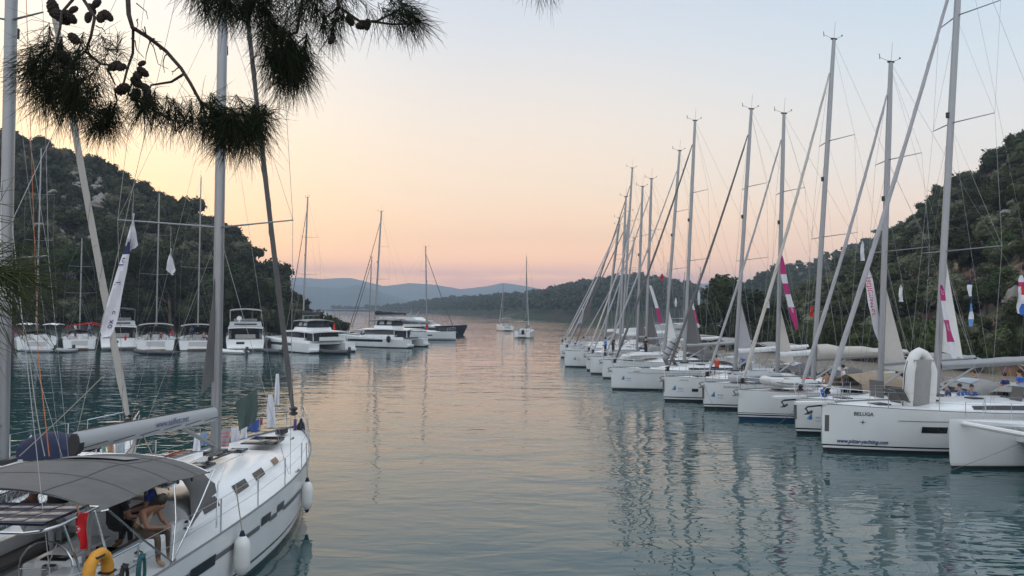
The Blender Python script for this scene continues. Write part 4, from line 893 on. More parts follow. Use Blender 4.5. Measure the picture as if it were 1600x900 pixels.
rb('blue_towel', 1037, 626, 'white sailboat with square black hull port and a blue towel on its rail', L=13.6, fb=1.5, mast_px=1148, top=(1174, 171), hullm=hull_black, gmat=saild, gr=.11, clew=(2.6, 6.0, 1.3, sailg), wins=[(.865, .89, .62, .80)], boom_mat=white_al, br=.14, bim=gcanvas, hood=gcanvas, stempad=True)
rb('pinstripe', 955, 608, 'long white sailboat with thin stripe below the rail and two raised hatch covers', L=14.2, fb=1.52, mast_px=1069, top=(1086, 189), hullm=hull_plain, gmat=saild, gr=.11, clew=(2.6, 6.6, 1.5, saild), stripe=(.4, .93, 1.18, 1.20), bim=lcanvas, hood=lcanvas)
rb('b7', 941, 591, 'white sailboat showing a narrow bow left of the pinstriped hull, beige genoa', L=13, fb=1.5, mast_px=1038, top=(1062, 236), gmat=sailg, clew=(2.6, 5.5, 1.1, sailw), boom_mat=white_al, bim=lcanvas, hood=gcanvas)
rb('b8', 922, 584, 'white sailboat fourth from the far end of the right row, flat white bow', L=13, fb=1.5, mast_px=1009, top=(1018, 280), gmat=sailg, clew=(2.6, 6.2, 1.2, saild), bim=gcanvas)
rb('b9', 916, 578.5, 'white sailboat third from the far end of the right row, half hidden bow', L=13, fb=1.5, mast_px=995, top=(1004, 292), gmat=sailb, clew=(2.6, 5.5, 1.1, saild), bim=lcanvas)
rb('b10', 882, 573, 'white sailboat at the far left end of the right row, bow over open water', L=13.2, fb=1.55, mast_px=968, top=(978, 308), gmat=sailg, tab=True, boom_mat=white_al, bim=lcanvas, hood=lcanvas)
for i, (bx, by, tp, gm, tab, lab) in enumerate([(6.3, 75.6, (988, 263), saild, True, 'tall-masted sailboat just beyond the last visible bow, dark furled genoa'),
        (6.0, 79.8, (986, 331), saild, True, 'sailboat hidden behind the tallest far mast, with dark furled genoa'),
        (5.6, 84.5, (998, 341), sailg, False, 'sailboat deep in the far mast cluster with grey furled genoa'),
        (6.3, 89.5, (1008, 352), sailb, False, 'farthest of the sailboats in the dense mast cluster, beige furled genoa'),
        (9.0, 94.5, (1030, 372), sailg, False, 'short-masted sailboat beyond the dense mast cluster')]):
    RB['far%d' % i] = sailboat((bx, by), QN, lab, group=GR, L=12.8, fb=1.5, top=tp, mast_aft=5.3, gmat=gm, lod=0, bim=lcanvas, tab=tab, boom_mat=white_al)
for i, (px, wl, tp, lab) in enumerate([(1050, 514, (1056, 411), 'small distant sailboat moored in the inner bay left of the dark grove'), (1078, 512, (1083, 427), 'distant sailboat at the foot of the dark grove with a bare mast'), (1100, 516, (1107, 418), 'distant sailboat whose masthead shows above the dark grove')]):
    b = bowat(px - 30, wl); RB['bay%d' % i] = sailboat(b, (-.9, -.4), lab, group='sailboats in the inner bay', L=12, fb=1.4, top=tp, mast_aft=5, lod=0, bim=lcanvas, solve_rake=False, rake=.2)
# classic brown wooden hull behind
# lettering and small marks on the bows
def hull_text(key, s, size, t_start, z0, m, side=1, shear=0, squash=1.0, bold=0):
    root, h = RB[key][:2]; L = h.L
    fn = lambda u, v: h.pt((t_start * L - u) / L, z0 + v, side, .022)     # port side: text runs from the bow aft
    mb = text_on(fn, s, size, 0, 0, shear=shear, bold=bold, sq=squash); mb.build('lettering', m, root, smooth=False)
def xflip(key): pass
hull_text('beluga', 'BELUGA', .20, .935, 1.46, inkd, squash=.85, bold=.004)
hull_text('beluga', 'www.pitter-yachting.com', .225, .968, .36, inkn, shear=.25, squash=.74, bold=.006)
hull_text('varvara', 'VARVARA', .32, .86, 1.08, inkd, squash=.9, bold=.006); hull_text('varvara', 'Point', .20, .745, 1.10, inkd)
hull_text('rhapsody', 'RHAPSODIA', .13, .93, 1.22, inkd)
hull_text('pinstripe', 'SUNSET', .12, .905, 1.24, inkd); hull_text('blue_towel', 'ANTIOPE', .11, .94, 1.26, inkd)
for key, t in (('rhapsody', .972), ('blue_towel', .966), ('pinstripe', .955), ('mood', .968), ('b10', .94)):
    root, h = RB[key][:2]; z0 = .62 if key != 'mood' else .60
    f = lambda u, v: h.pt((t * h.L - u) / h.L, z0 + v, 1, .022)
    mb = MB(); mb.add([f(.02, .08), f(.18, .08), f(.15, .34), f(.13, .37)], [(0, 1, 2, 3)]); mb.add([f(-.03, .09), f(.0, .09), f(.09, .31)], [(0, 1, 2)]); mb.build('sail_logo', inkb, root, smooth=False)
    text_on(lambda u, v: h.pt((t * h.L - .3 - u) / h.L, z0 + .14 + v, 1, .022), 'mood' if key == 'mood' else 'boss', .15, 0, 0).build('lettering', inkb, root, smooth=False)
    text_on(lambda u, v: h.pt((t * h.L - .3 - u) / h.L, z0 + v, 1, .022), 'yachting', .085, 0, 0).build('lettering', inkb, root, smooth=False)
root, h = RB['beluga'][:2]
MB().grid(h.patch(.985, .997, .78, 1.42, 1, off=.012)).build('bow_guard', gcanvas, root)
st = MB(); f = lambda u, v: h.pt(.915 - u / h.L, 1.2 + v, 1, .02); st.add([f(-.14, 0), f(-.02, -.012), f(0, -.1), f(.02, -.012), f(.14, 0), f(.02, .012), f(0, .1), f(-.02, .012)], [tuple(range(8))]); st.build('star_emblem', inkd, root, smooth=False)
# booms' lettering
def boat_world(key, x, y, z):
    r = RB[key][0]; r_ = Matrix.Translation(r.location) @ Matrix.Rotation(r.rotation_euler.z, 4, 'Z'); return r_ @ Vector((x, y, z))
for key in ('rhapsody', 'blue_towel'):
    root, h, on, gz, end = RB[key]; dr = (end - gz).normalized(); upv = Vector((0, 0, 1))
    text_on(lambda u, v: gz + dr * (2.4 + u) + upv * v + Vector((0, .112, 0)), 'E.R.G. Yachting', .17, 0, -.06).build('lettering', inkd, root, smooth=False)
# dinghies on the foredecks
W = boat_world
rr = RB['beluga'][0].rotation_euler.z
dinghy(W('beluga', 3.35, .35, 2.5), rr + math.pi * .5 + .02, 'white inflatable dinghy standing on end before the BELUGA boat\'s mast', L=2.75, pitch=-math.pi / 2 + .10, roll=.0)
dinghy(W('varvara', 4.2, .2, 1.86), RB['varvara'][0].rotation_euler.z, 'white inflatable dinghy with a red patch, on the VARVARA boat\'s foredeck', L=2.7, floor_mat=red)
dinghy(W('rhapsody', 3.6, .2, 1.83), RB['rhapsody'][0].rotation_euler.z, 'grey inflatable dinghy under a cover on the foredeck beside the VARVARA mast', L=2.9, tube_mat=mat('hypalon_grey', (.36, .37, .38), .5), flip=True)
dinghy(W('b7', 3.3, .2, 1.85), RB['b7'][0].rotation_euler.z, 'light grey inflatable dinghy upside down on a foredeck left of the leaning furled sails', L=3.0, flip=True)
dinghy(W('b9', 3.3, .2, 1.85), RB['b9'][0].rotation_euler.z, 'pale inflatable dinghy on the foredeck near the far end of the right row', L=2.7, flip=True)
# raised hatch covers, solar panels and dark sunshades on the decks
def board(p, w, hgt, rz, tilt, m, label, name='hatch_shade', cat='hatch cover'):
    o = MB().box((0, 0, hgt / 2), (.03, w, hgt)).build(name, m); o.location = p; o.rotation_euler = (0, tilt, rz); tag(o, label, cat); return o
for key, x, y, wd, hg, ti, m, lab in (('beluga', 4.6, .5, .62, .62, .55, gcanvas, 'dark grey hatch cover tilted open on the BELUGA foredeck, nearer the bow'), ('beluga', 4.05, .3, .66, .62, .55, gcanvas, 'dark grey hatch cover tilted open on the BELUGA foredeck, nearer the dinghy'),
        ('beluga', -.9, .75, .55, .6, -.25, gcanvas, 'grey shade board leaning on the BELUGA coachroof'), ('beluga', -1.9, .6, .8, .55, -.25, gcanvas, 'wider dark shade board on the BELUGA coachroof, aft of the slimmer one'),
        ('mood', 3.6, 1.0, .9, .75, 0, saild, 'dark purple grey shade standing on the foredeck behind the BELUGA bowsprit'), ('mood', 2.4, .9, 1.6, .42, 0, gcanvas, 'long grey shade board standing between two furled genoas'),
        ('pinstripe', 3.0, .3, .7, .62, .5, gcanvas, 'charcoal hatch cover tilted open on the pinstriped boat, left one'), ('pinstripe', 2.4, .3, .6, .62, .5, gcanvas, 'charcoal hatch cover tilted open on the pinstriped boat, right one')):
    board(W(key, x, y, RB[key][1].sheer(.7) + .22), wd, hg, RB[key][0].rotation_euler.z, ti, m, lab)
def rolled(p0, p1, r, m, label):
    p0, p1 = Vector(p0), Vector(p1); o = empty('rolled_sail_sock', p0, 0, label, 'rolled sail'); k = [(p1 - p0) * (i / 8) for i in range(9)]
    MB().tube(k, [r * .6] + [r * (1 + .05 * math.sin(i * 3)) for i in range(7)] + [r * .5], 10).build('sail_roll', m, o)
    for i in (2, 4, 6): MB().tube([k[i] - (p1 - p0).normalized() * .03, k[i] + (p1 - p0).normalized() * .03], r * 1.08, 10).build('strap', blackp, o)
rolled(P(1038, 562, 45.5), P(1057, 528, 45.4), .24, sailg, 'fat rolled grey sail sock leaning on a dark furled genoa above the square-ported boat')
rolled(P(1048, 562, 45.2), P(1062, 536, 45.2), .17, sailb, 'slimmer rolled sail sock leaning beside the fat grey one')
# nearest catamaran at the right edge
cr_ = bowat(1484, 731); hd = Vector((-.97, -.24, 0)).normalized(); perp = Vector((-hd.y, hd.x, 0))      # port side of the boat
Lc, Bc = 13.0, 7.2; mid = Vector((cr_[0], cr_[1], 0)) - hd * Lc / 2 + perp * (Bc / 2 - .93)
cat0 = catamaran(None, None, hd, 'white catamaran at the right edge, nearest bow of the right-hand row with a white crossbeam', L=Lc, B=Bc, origin=mid, enc=None, bagm=lcanvas, gmat=sailb, fly=True, wtop=True, mastH=20.5, group=GR)
# mooring lines slanting into the water
for i, (a, b, lab) in enumerate([((1600, 690, 24.6), (1345, 770, None), 'thin mooring line slanting from the right edge down past the catamaran bow into the water'), ((1243, 640, 32.5), (1165, 690, None), 'mooring line from the bow behind BELUGA into the water'),
        ((1284, 655, 29), (1255, 660, None), 'short mooring line between the BELUGA stem and its left neighbour'), ((1100, 600, 41), (1120, 640, None), 'slack mooring line at the bow left of VARVARA'), ((1037, 600, 44), (1000, 640, None), 'mooring line from the square-ported boat\'s bow'), ((883, 556, 70), (868, 570, None), 'mooring line at the far end boat of the right row')]):
    p0 = P(a[0], a[1], a[2]); Yw = H * F / max(4, b[1] - hor(b[0])); p1 = P(b[0], b[1], min(Yw, a[2] + 2)); p1.z = -.02 if p1.z > -.4 else p1.z
    if i != 2: wline(p0, p1, .15, .008, mat('dark_rope', (.12, .11, .10), .9), lab)
sb = empty('ball_fender', P(1288, 614, 33.2), 0, 'blue ball fender on the deck between the two furled genoas left of BELUGA', 'fender'); MB().ball((0, 0, 0), .2, 14).build('body', blue, sb); MB().lathe((0, 0, .16), [(.05, 0), (.06, .04), (.03, .1)], 8).build('eye', blackp, sb)
# ---- flags and banners
def banner(pts, label, mats=(sailw,), idx=None, th=.004, name='flag', cat='flag', wave=.05, writing=None, n=14, group=None):
    """pts: list of (left, right) world-point pairs from the top down"""
    A = [Vector(a) for a, _ in pts]; B = [Vector(b) for _, b in pts]; g = []; k = len(pts) - 1
    def at(u):
        u = min(u, .9999) * k; i = int(u); f = u - i; return A[i].lerp(A[i + 1], f), B[i].lerp(B[i + 1], f)
    def S_(u, v, off=0):
        a, b = at(u); p = a.lerp(b, v); p.y += wave * math.sin(u * 9 + v * 3) + wave * .5 * math.sin(v * 9 + u * 17) + off; return p
    ctr = S_(0, .5)
    mb = MB()
    for i in range(n):
        rows = [[S_(i / n, j / 4) for j in range(5)], [S_((i + 1) / n, j / 4) for j in range(5)]]; mi = idx(i / n) if idx else 0
        mb.grid(rows, mi); mb.grid([[v + Vector((0, th, 0)) for v in r][::-1] for r in rows], mi)
    for key_ in (0,):
        o = empty(name, ctr, 0, label, cat, group); mb.v = [tuple(Vector(v) - ctr) for v in mb.v]; mb.build('cloth', list(mats), o)
    if writing:
        for s, size, u0, v0, m, along in writing:
            L_ = (A[-1] - A[0]).length; Wd = [(a - b).length for a, b in pts]; 
            vs, fs = text_polys(s, size); w_ = MB()
            def tp(x, y):
                u = u0 + x / L_; a, b = at(u); ww = max(.05, (a - b).length); return S_(u, v0 - y / ww, -.012) - ctr
            w_.add([tp(x, y) for x, y, z in vs], fs); w_.build('lettering', m, o, smooth=False)
    MB().tube([Vector(pts[0][0]).lerp(Vector(pts[0][1]), .5) - ctr + Vector((0, 0, .5)), Vector(pts[0][0]).lerp(Vector(pts[0][1]), .5) - ctr], .006, 4).build('halyard', rope, o)
    return o
mag = mat('magenta_cloth', (.42, .03, .16), .85); magw = mat('white_flag_cloth', (.64, .64, .68), .85, var=.05); navy = mat('navy_flag_cloth', (.02, .03, .10), .85); inkr = mat('red_lettering', (.55, .02, .08), .6)
def PP(*a): return P(*a)
def px_banner(rows, Y, label, **k): return banner([(P(x0, y, Y), P(x1, y, Y)) for y, x0, x1 in rows], label, **k)
zig = lambda u: 0 if (u * 4.2) % 1 < .5 else 1
px_banner([(420, 1356, 1358), (445, 1353, 1365), (475, 1356, 1371), (510, 1364, 1377), (545, 1378, 1384)], 34.4, 'long white banner with red lettering yachtmaster beside the second thick mast from the right', mats=(magw,), writing=[('yachtmaster', .40, .12, .62, inkr, 1)])
px_banner([(400, 1221, 1223), (425, 1219, 1228), (450, 1224, 1233), (485, 1233, 1243), (515, 1243, 1247)], 42.0, 'magenta and white banner hanging left of a slim mast against the sky and hill', mats=(magw, mag), idx=lambda u: [1, 1, 0, 1, 0, 1, 1][min(6, int(u * 7))], writing=[('SAIL WEEK', .16, .60, .7, magw, 1)])
px_banner([(445, 1470, 1472), (465, 1470, 1477), (500, 1474, 1483), (530, 1480, 1490), (560, 1488, 1495)], 29.9, 'magenta and white banner hanging just right of the nearest thick mast', mats=(magw, mag), idx=lambda u: [1, 1, 0, 0, 1, 1, 0, 0][min(7, int(u * 8))], writing=[('SAILING', .12, .50, .7, magw, 1), ('regatta', .12, .08, .7, magw, 1)])
px_banner([(438, 1515, 1517), (450, 1511, 1518), (468, 1515, 1519), (490, 1515, 1521), (510, 1514, 1519)], 33, 'slim blue and white flag hanging before the right hillside', mats=(magw, navy, mat('sky_blue_cloth', (.12, .28, .5), .85)), idx=lambda u: [1, 0, 0, 1, 2, 0, 2][min(6, int(u * 7))])
px_banner([(430, 1594, 1598), (455, 1590, 1600), (490, 1590, 1597)], 30, 'white pennant with pink corner at the right edge', mats=(magw, mag), idx=lambda u: 1 if .2 < u < .35 else 0)
px_banner([(443, 1598, 1604), (468, 1595, 1606), (492, 1594, 1602)], 29.5, 'red, white and blue striped flag at the right edge', mats=(red, magw, blue), idx=lambda u: 0 if u < .35 else 1 if u < .6 else 2)
for y0, y1, x0, x1, Y, lab in ((376, 408, 1344, 1352, 38, 'small white pennant high above the VARVARA boat before the hill ridge'), (445, 472, 1404, 1412, 33, 'small white pennant with dark tail between the two thickest right masts'), (462, 482, 1197, 1203, 44, 'tiny white and blue pennant on a wire before the dark grove'), (453, 477, 1090, 1094, 47, 'tiny pale pennant left of the dark grove'), (465, 480, 1054, 1058, 60, 'tiny white pennant on a far short mast')):
    px_banner([(y0, (x0 + x1) / 2 - .5, (x0 + x1) / 2 + .5), ((y0 + y1) / 2, x0, (x0 + x1) / 2 + 2), (y1 - 2, x0, x1), (y1, x0 + 2, x1 - 3)], Y, lab, mats=(magw, navy), idx=lambda u: 1 if u > .78 else 0, n=8)
px_banner([(478, 1268, 1270), (488, 1265, 1271), (496, 1266, 1270)], 40, 'small red flag beside the VARVARA mast', mats=(red,), n=6)
px_banner([(428, 1033, 1036), (438, 1032, 1037)], 62, 'small red flag among the far masts', mats=(red,), n=5)
px_banner([(446, 1014, 1018), (470, 1021, 1026), (486, 1025, 1031), (505, 1030, 1034)], 60, 'narrow white and magenta banner slanting among the far masts', mats=(magw, mag), idx=lambda u: 1 if u > .5 else 0)
px_banner([(470, 1079, 1082), (490, 1084, 1088), (512, 1090, 1093)], 60, 'short magenta and white banner below the dark grove\'s left edge', mats=(magw, mag), idx=lambda u: 1 if .3 < u < .8 else 0)
top(MB().slab([[W('blue_towel', 2.2, 1.9, 1.95), W('blue_towel', 1.2, 1.95, 1.93)], [W('blue_towel', 2.15, 1.92, 1.65), W('blue_towel', 1.2, 1.97, 1.55)], [W('blue_towel', 2.0, 1.94, 1.45), W('blue_towel', 1.4, 1.99, 1.42)]], .02), 'towel', blue, 'bright blue towel hung on the rail of the square-ported boat', 'towel', loc=W('blue_towel', 1.7, 1.95, 1.9))
# ---- people on and behind the right row
def pperson(key, x, y, z, rz, label, **k):
    person(W(key, x, y, z), RB[key][0].rotation_euler.z + rz, label, k.pop('J', STAND), **k)
z_ = lambda key: RB[key][1].sheer(.6)
person(P(946, 540, 66) - Vector((0, 0, 1.0)), 2.6, 'person in a bright blue shirt standing near the far end of the right row', STAND, top_c=(.04, .25, .62), bot_c=(.02, .03, .06))
person(P(958, 538, 65) - Vector((0, 0, 1.0)), .6, 'person in dark clothes standing just right of the one in bright blue', STAND, top_c=(.03, .03, .04), bot_c=(.04, .04, .05))
person(P(1009, 540, 62) - Vector((0, 0, 1.0)), .6, 'person in black standing before a far mast', STAND, top_c=(.02, .02, .02), bot_c=(.02, .02, .03))
for px, py, Y, J, tc, bc, lab in ((1482, 614, 33.5, SIT, (.02, .06, .16), (.25, .02, .08), 'person in navy sitting at the left end of the BELUGA cockpit group'), (1502, 615, 33.8, SIT, (.03, .13, .5), (.35, .02, .07), 'person in bright blue seated with red trousers in the BELUGA cockpit group'), (1518, 616, 34, SIT, (.03, .10, .38), (.02, .02, .03), 'person in blue seated beside the one with red trousers'),
        (1524, 606, 36, STAND, (.30, .02, .08), (.03, .03, .04), 'person in a crimson top standing behind the BELUGA cockpit group'), (1570, 612, 33, STAND, (.02, .04, .18), (.03, .03, .05), 'person in navy standing under the right-hand bimini'), (1594, 608, 32, STAND, (.03, .14, .55), (.30, .22, .15), 'person in bright blue with tan trousers at the right edge'),
        (1293, 592, 39.5, SIT, (.40, .20, .13), (.05, .02, .02), 'bare-shouldered person sitting in the cockpit beyond the VARVARA mast'), (1318, 596, 38, STAND, (.6, .62, .64), (.20, .14, .22), 'person in a white top and mauve trousers standing by the tan tent'), (1120, 566, 46, SIT, (.45, .06, .03), (.02, .02, .02), 'person in orange red sitting left of the second mast from VARVARA'), (1162, 570, 47, STAND, (.05, .15, .5), (.03, .03, .04), 'person in blue standing behind the mast right of the dark grove')):
    o = person(P(px, py, Y) - Vector((0, 0, .9 if J is STAND else .45)), rng.uniform(1.5, 4.5), lab, J, top_c=tc, bot_c=bc)
# things ashore on the right
def tent(c, rz):
    o = empty('awning_tent', c, rz, 'tan awning tent draped over a cockpit behind the VARVARA boat', 'awning'); g = []
    for i in range(7):
        u = i / 6; g.append([(-1.5 + 3.0 * u, -1.2 * math.cos(a), (.85 + .12 * math.sin(a * 5 + i)) * max(0, math.sin(a)) ** .7 * (.85 + .15 * math.sin(u * 3.1))) for a in [math.pi * k / 8 + .001 for k in range(9)]])
    MB().slab(g, .01).build('cover', tan, o); MB().tube([(-1.6, 0, 0), (-1.6, 0, 1.4)], .03, 6).build('tent_pole', teak, o); MB().box((-1.63, .1, .55), (.02, 1.1, 1.0), taper=.5).build('opening_shade', blackp, o)  # black panel paints in the shade inside the tent mouth
tent(P(1362, 606, 37.5) + Vector((0, 0, -.1)), -2.9)
# ================================================================ FOREGROUND YACHTS
fgd = Vector((.052, .9986, 0)).normalized()
FG, fh, fon, fgz, fend = sailboat((-6.9, 24.1), (fgd.x, fgd.y), 'white sailboat filling the lower left corner, with grey bimini, laundry and long boom', L=14.3, B=4.35, fs=1.25, fb=1.65, mast_aft=6.0, mastH=19, rake=.15, near=True, name='sailboat',
    hullm=hull_mat('hull_white_teal_boot', W_, [(0, (.01, .03, .03)), (.10, W_), (.24, (.10, .115, .12)), (.30, W_)]), mr=.155, spreaders=(.325, .66), spl=1.1, gmat=saild, gr=.105, fsback=.55, tackz=.45, boom=5.2, bz=1.0, br=.165, boomflat=(.58, 1.12), boom_mat=mat('pale_boom', (.40, .41, .42), .35), boomy=.12, brise=.22,
    wins=[(.205, .265, .82, 1.02), (.405, .440, .92, 1.10), (.470, .500, .95, 1.12)], side_windows=[(.08, .18), (.30, .41), (.48, .58), (.70, .78)], hood=gcanvas, hoodh=1.15, clew=(3.7, 6.2, .62, saild), roof=.45, danchor=True, wire=.006)
def FW(x, y, z): return Matrix.Translation(FG.location) @ Matrix.Rotation(FG.rotation_euler.z, 4, 'Z') @ Vector((x, y, z))
# grey bands at the hull windows
for sd in (1, -1):
    for t0, t1 in ((.06, .205), (.265, .40), (.44, .47), (.50, .62)): MB().grid(fh.patch(t0, t1, .88, .98, sd, off=.016, n=16)).build('hull_stripe', mat('grey_pinstripe', (.12, .125, .13), .5), FG)
# bimini with solar panel
g = canopy(-6.25, -2.75, 1.70, 2.54, .32, slope=-.20, nx=14, ny=20, sag=.035); MB().slab(g, .012).build('bimini', gcanvas, FG)
g2 = [[Vector(g[i][j]) + Vector((.12, 0, .014)) for j in range(6, 15)] for i in (9, 10, 11)]; MB().grid(g2).build('bimini_window', lcanvas, FG)
sm = MB()
for i in (4, 8, 12): sm.tube([Vector(p) + Vector((0, 0, .004)) for p in g[i]], .009, 5)
for j in (5, 15): sm.tube([Vector(g[i][j]) + Vector((0, 0, .004)) for i in range(15)], .008, 5)
sm.build('bimini_seam', gcanvas, FG)
for i in range(3, 12, 2): MB().box(Vector(g[i][0]) + Vector((0, -.01, -.03)), (.05, .03, .07)).build('fastener', blackp, FG)
bs_ = MB(); [bs_.box(fgz.lerp(fend, (k + .5) / 6) + Vector((0, -.098, -.09)), (.72, .012, .012), ry=0) for k in range(6)]; bs_.tube([fgz + Vector((-.2, 0, .19)), fend + Vector((.1, 0, .19))], .012, 5); bs_.build('boom_track', blackp, FG)
for x, z in ((-6.18, 2.56), (-4.3, 2.47), (-2.8, 2.40)):
    MB().tube([(-4.7, -2.0, 1.32), (x * .55 - 4.7 * .45, -1.93, 1.95), (x, -1.80, z)] + [(x, 1.71 * math.sin(a), z - .06 + .32 * (1 - abs(math.sin(a)) ** 2.6)) for a in [-math.pi / 2 + math.pi * k / 14 for k in range(1, 14)]] + [(x, 1.80, z), (x * .55 - 4.7 * .45, 1.93, 1.95), (-4.7, 2.0, 1.32)], .016, 7).build('bimini_frame', steel, FG)
MB().tube([(-3.0, -1.95, 1.36), (-2.75, -1.85, 2.1), (-2.4, -1.80, 2.36)], .016, 7).build('bimini_frame', steel, FG)
MB().tube([(-5.35, -.95, .9), (-5.2, -.95, 2.75)], .035, 8).build('compression_post', alu, FG)
pn = MB(); pn.box((-6.85, 0, 2.67), (.95, 3.3, .035)); pan = pn.build('solar_panel', panelg, FG)
cells = MB()
for i in range(3):
    for j in range(10): cells.box((-7.15 + .3 * i, -1.5 + .333 * j, 2.691), (.27, .30, .006))
cells.build('solar_cell', mat('blue_black_cell', (.02, .024, .045), .25), pan)
fr = [(-7.4, -1.72, 2.58), (-6.32, -1.75, 2.63), (-6.32, 1.75, 2.63), (-7.4, 1.72, 2.58), (-7.4, -1.72, 2.58)]
MB().tube([(-7.3, -1.6, 2.58), (-7.4, -1.45, 2.58), (-7.4, 1.45, 2.58), (-7.3, 1.6, 2.58), (-7.1, 1.72, 2.6), (-6.32, 1.75, 2.63), (-6.32, -1.75, 2.63), (-7.1, -1.72, 2.6), (-7.3, -1.6, 2.58)], .02, 7).build('panel_frame', steel, FG)
for sd in (1, -1): MB().tube([(-7.0, sd * 1.70, 2.58), (-6.6, sd * 1.9, 1.3)], .018, 6).build('gantry_leg', steel, FG); MB().tube([(-6.4, sd * 1.74, 2.6), (-6.1, sd * 1.95, 1.32)], .018, 6).build('gantry_leg', steel, FG)
# cockpit table, instruments, cushions
MB().box((-4.2, 0, 1.32), (1.3, .55, .05)).build('cockpit_table', gel, FG); MB().box((-4.2, 0, 1.0), (1.0, .18, .6)).build('table_leg', gel, FG)
MB().box((-5.7, -.75, 1.62), (.30, .55, .12)).build('instrument_pod', gel, FG); MB().box((-5.72, -.75, 1.69), (.2, .4, .02)).build('instrument_screen', glass, FG)
for sd in (1, -1): MB().box((-4.4, sd * .85, 1.24), (2.4, .42, .07)).build('cushion', gcanvas, FG); MB().box((-6.5, sd * 1.35, 1.52), (.9, .6, .34)).build('helm_seat', gel, FG)
MB().box((-6.95, -.3, 1.05), (.25, .9, .75)).build('stern_locker', gel, FG)
# winches, jammers, tracks, handrails, lines led aft
for x, y in ((-3.3, -1.55), (-3.3, 1.55), (-5.0, -1.6), (-5.0, 1.6), (-2.7, -.75), (-2.7, .75)): MB().lathe((x, y, fh.sheer(.3) + (.1 if abs(y) > 1 else .42)), [(.075, 0), (.08, .03), (.055, .06), (.055, .12), (.07, .14), (.03, .17)], 12).build('winch', steel, FG)
for sd in (1, -1):
    MB().tube([(-1.6, sd * .98, 2.0), (-1.6, sd * .98, 2.06), (.6, sd * .9, 2.02), (.6, sd * .9, 1.97)], .014, 6).build('handrail', steel, FG)
    MB().box((.1, sd * .62, 2.06), (1.5, .05, .03), ry=.03).build('genoa_track', blackp, FG); MB().box((-.45, sd * .62, 2.12), (.12, .07, .09)).build('track_car', blackp, FG)
    ll = MB(); [ll.tube([(.9, sd * .15, 2.0), (.4, sd * (.3 + .07 * k), 2.1), (-1.2, sd * (.42 + .07 * k), 2.12), (-2.6, sd * (.5 + .07 * k), 2.1)], .007, 4) for k in range(4)]; ll.build('running_line', [rope, mat('red_rope', (.30, .05, .04), .9)][sd > 0], FG)
    MB().box((4.4, sd * .75, 1.72), (.22, .05, .06)).build('cleat', steel, FG); MB().box((1.2, sd * 2.02, 1.52), (.22, .05, .06)).build('cleat', steel, FG)
MB().box((5.6, 0, 1.72), (.42, .25, .16)).build('windlass', blackp, FG)
MB().box((3.9, -.1, 1.74), (1.1, .85, .035)).build('foredeck_hatch', glass, FG)
# website on the boom
dr = (fend - fgz).normalized(); text_on(lambda u, v: fend - dr * (u) + Vector((0, 0, v)) + Vector((0, -.118, 0)), 'www.sailfest.net', .20, 2.35, -.02).build('lettering', inkn, FG, smooth=False)
# horseshoe lifebuoy
hb_ = empty('horseshoe_buoy', FW(-6.75, -2.03, 1.86), fgd.y, 'orange yellow horseshoe lifebuoy on the stern rail of the nearest yacht', 'lifebuoy'); hb_.rotation_euler = (0, 0, FG.rotation_euler.z)
MB().tube([(-.13, 0, -.34), (-.2, 0, -.15), (-.22, 0, .02), (-.17, 0, .17), (-.06, 0, .25), (.06, 0, .25), (.17, 0, .17), (.22, 0, .02), (.2, 0, -.15), (.13, 0, -.34)], [.055, .075] + [.078 + .004 * (k % 2) for k in range(6)] + [.075, .055], 12, flat=(1, 1)).build('float', mat('orange_yellow_vinyl', (.62, .28, .03), .7, var=.12, scale=9, bump=.3), hb_)
for x, z in ((-.215, -.05), (.215, -.05), (-.06, .25)): MB().box((x, 0, z), (.17, .17, .03)).build('strap', blackp, hb_)
# coiled ropes on the rail
for x, lab, m in ((-6.2, 'black rope coil hung on the rail beside the orange lifebuoy', blackp), (-5.75, 'teal rope coil tied to the rail near the sitting woman\'s feet', mat('teal_rope', (.03, .12, .13), .9))):
    c = FW(x, -2.08, 1.75); mb = MB()
    for k in range(7): mb.tube([c + Vector((.02 * math.sin(k), (.07 + .008 * k) * math.sin(a), -.22 + .25 * math.cos(a))) for a in [2 * math.pi * q / 12 for q in range(13)]], .013, 5, cap=False)
    mb.tube([c + Vector((-.03, 0, .05)), c + Vector((.03, .04, .02)), c + Vector((.03, -.05, .0)), c + Vector((-.03, -.02, .03))], .02, 5); top(mb, 'rope_coil', m, lab, 'rope coil', loc=c)
# ensign: red with white crescent and star, drooping from its staff
c = P(122, 802, 10.15); fl = empty('ensign_flag', c, 0, 'drooping red flag with white crescent at the stern of the nearest yacht', 'flag'); g = []
def fcl(u, v): return Vector((-.02 + .13 * v - .03 * math.sin(u * 5) + .02 * math.sin(v * 7), .05 * math.sin(v * 8 + u * 2), -.46 * u - .05 * v * u))
MB().slab([[fcl(i / 12, j / 8) for j in range(9)] for i in range(13)], .004).build('cloth', mat('ensign_red', (.55, .015, .02), .85, var=.1), fl)
cr2 = MB(); cc = (.42, .45)
pts = [(cc[0] + .17 * math.sin(a) * .6, cc[1] + .30 * math.cos(a)) for a in [R(40 + 280 * k / 16) for k in range(17)]]; inn = [(cc[0] + .135 * math.sin(a) * .6, cc[1] + .08 + .22 * math.cos(a)) for a in [R(40 + 280 * k / 16) for k in range(17)]]
cr2.grid([[fcl(*p) + Vector((0, -.012, 0)) for p in pts], [fcl(*p) + Vector((0, -.012, 0)) for p in inn]])
st_ = [(cc[0] + (.05 if k % 2 == 0 else .02) * math.cos(k * math.pi / 5), cc[1] + .22 + (.08 if k % 2 == 0 else .035) * math.sin(k * math.pi / 5)) for k in range(10)]; cr2.add([fcl(*p) + Vector((0, -.012, 0)) for p in st_], [tuple(range(10))]); cr2.build('crescent_and_star', magw, fl, smooth=False)
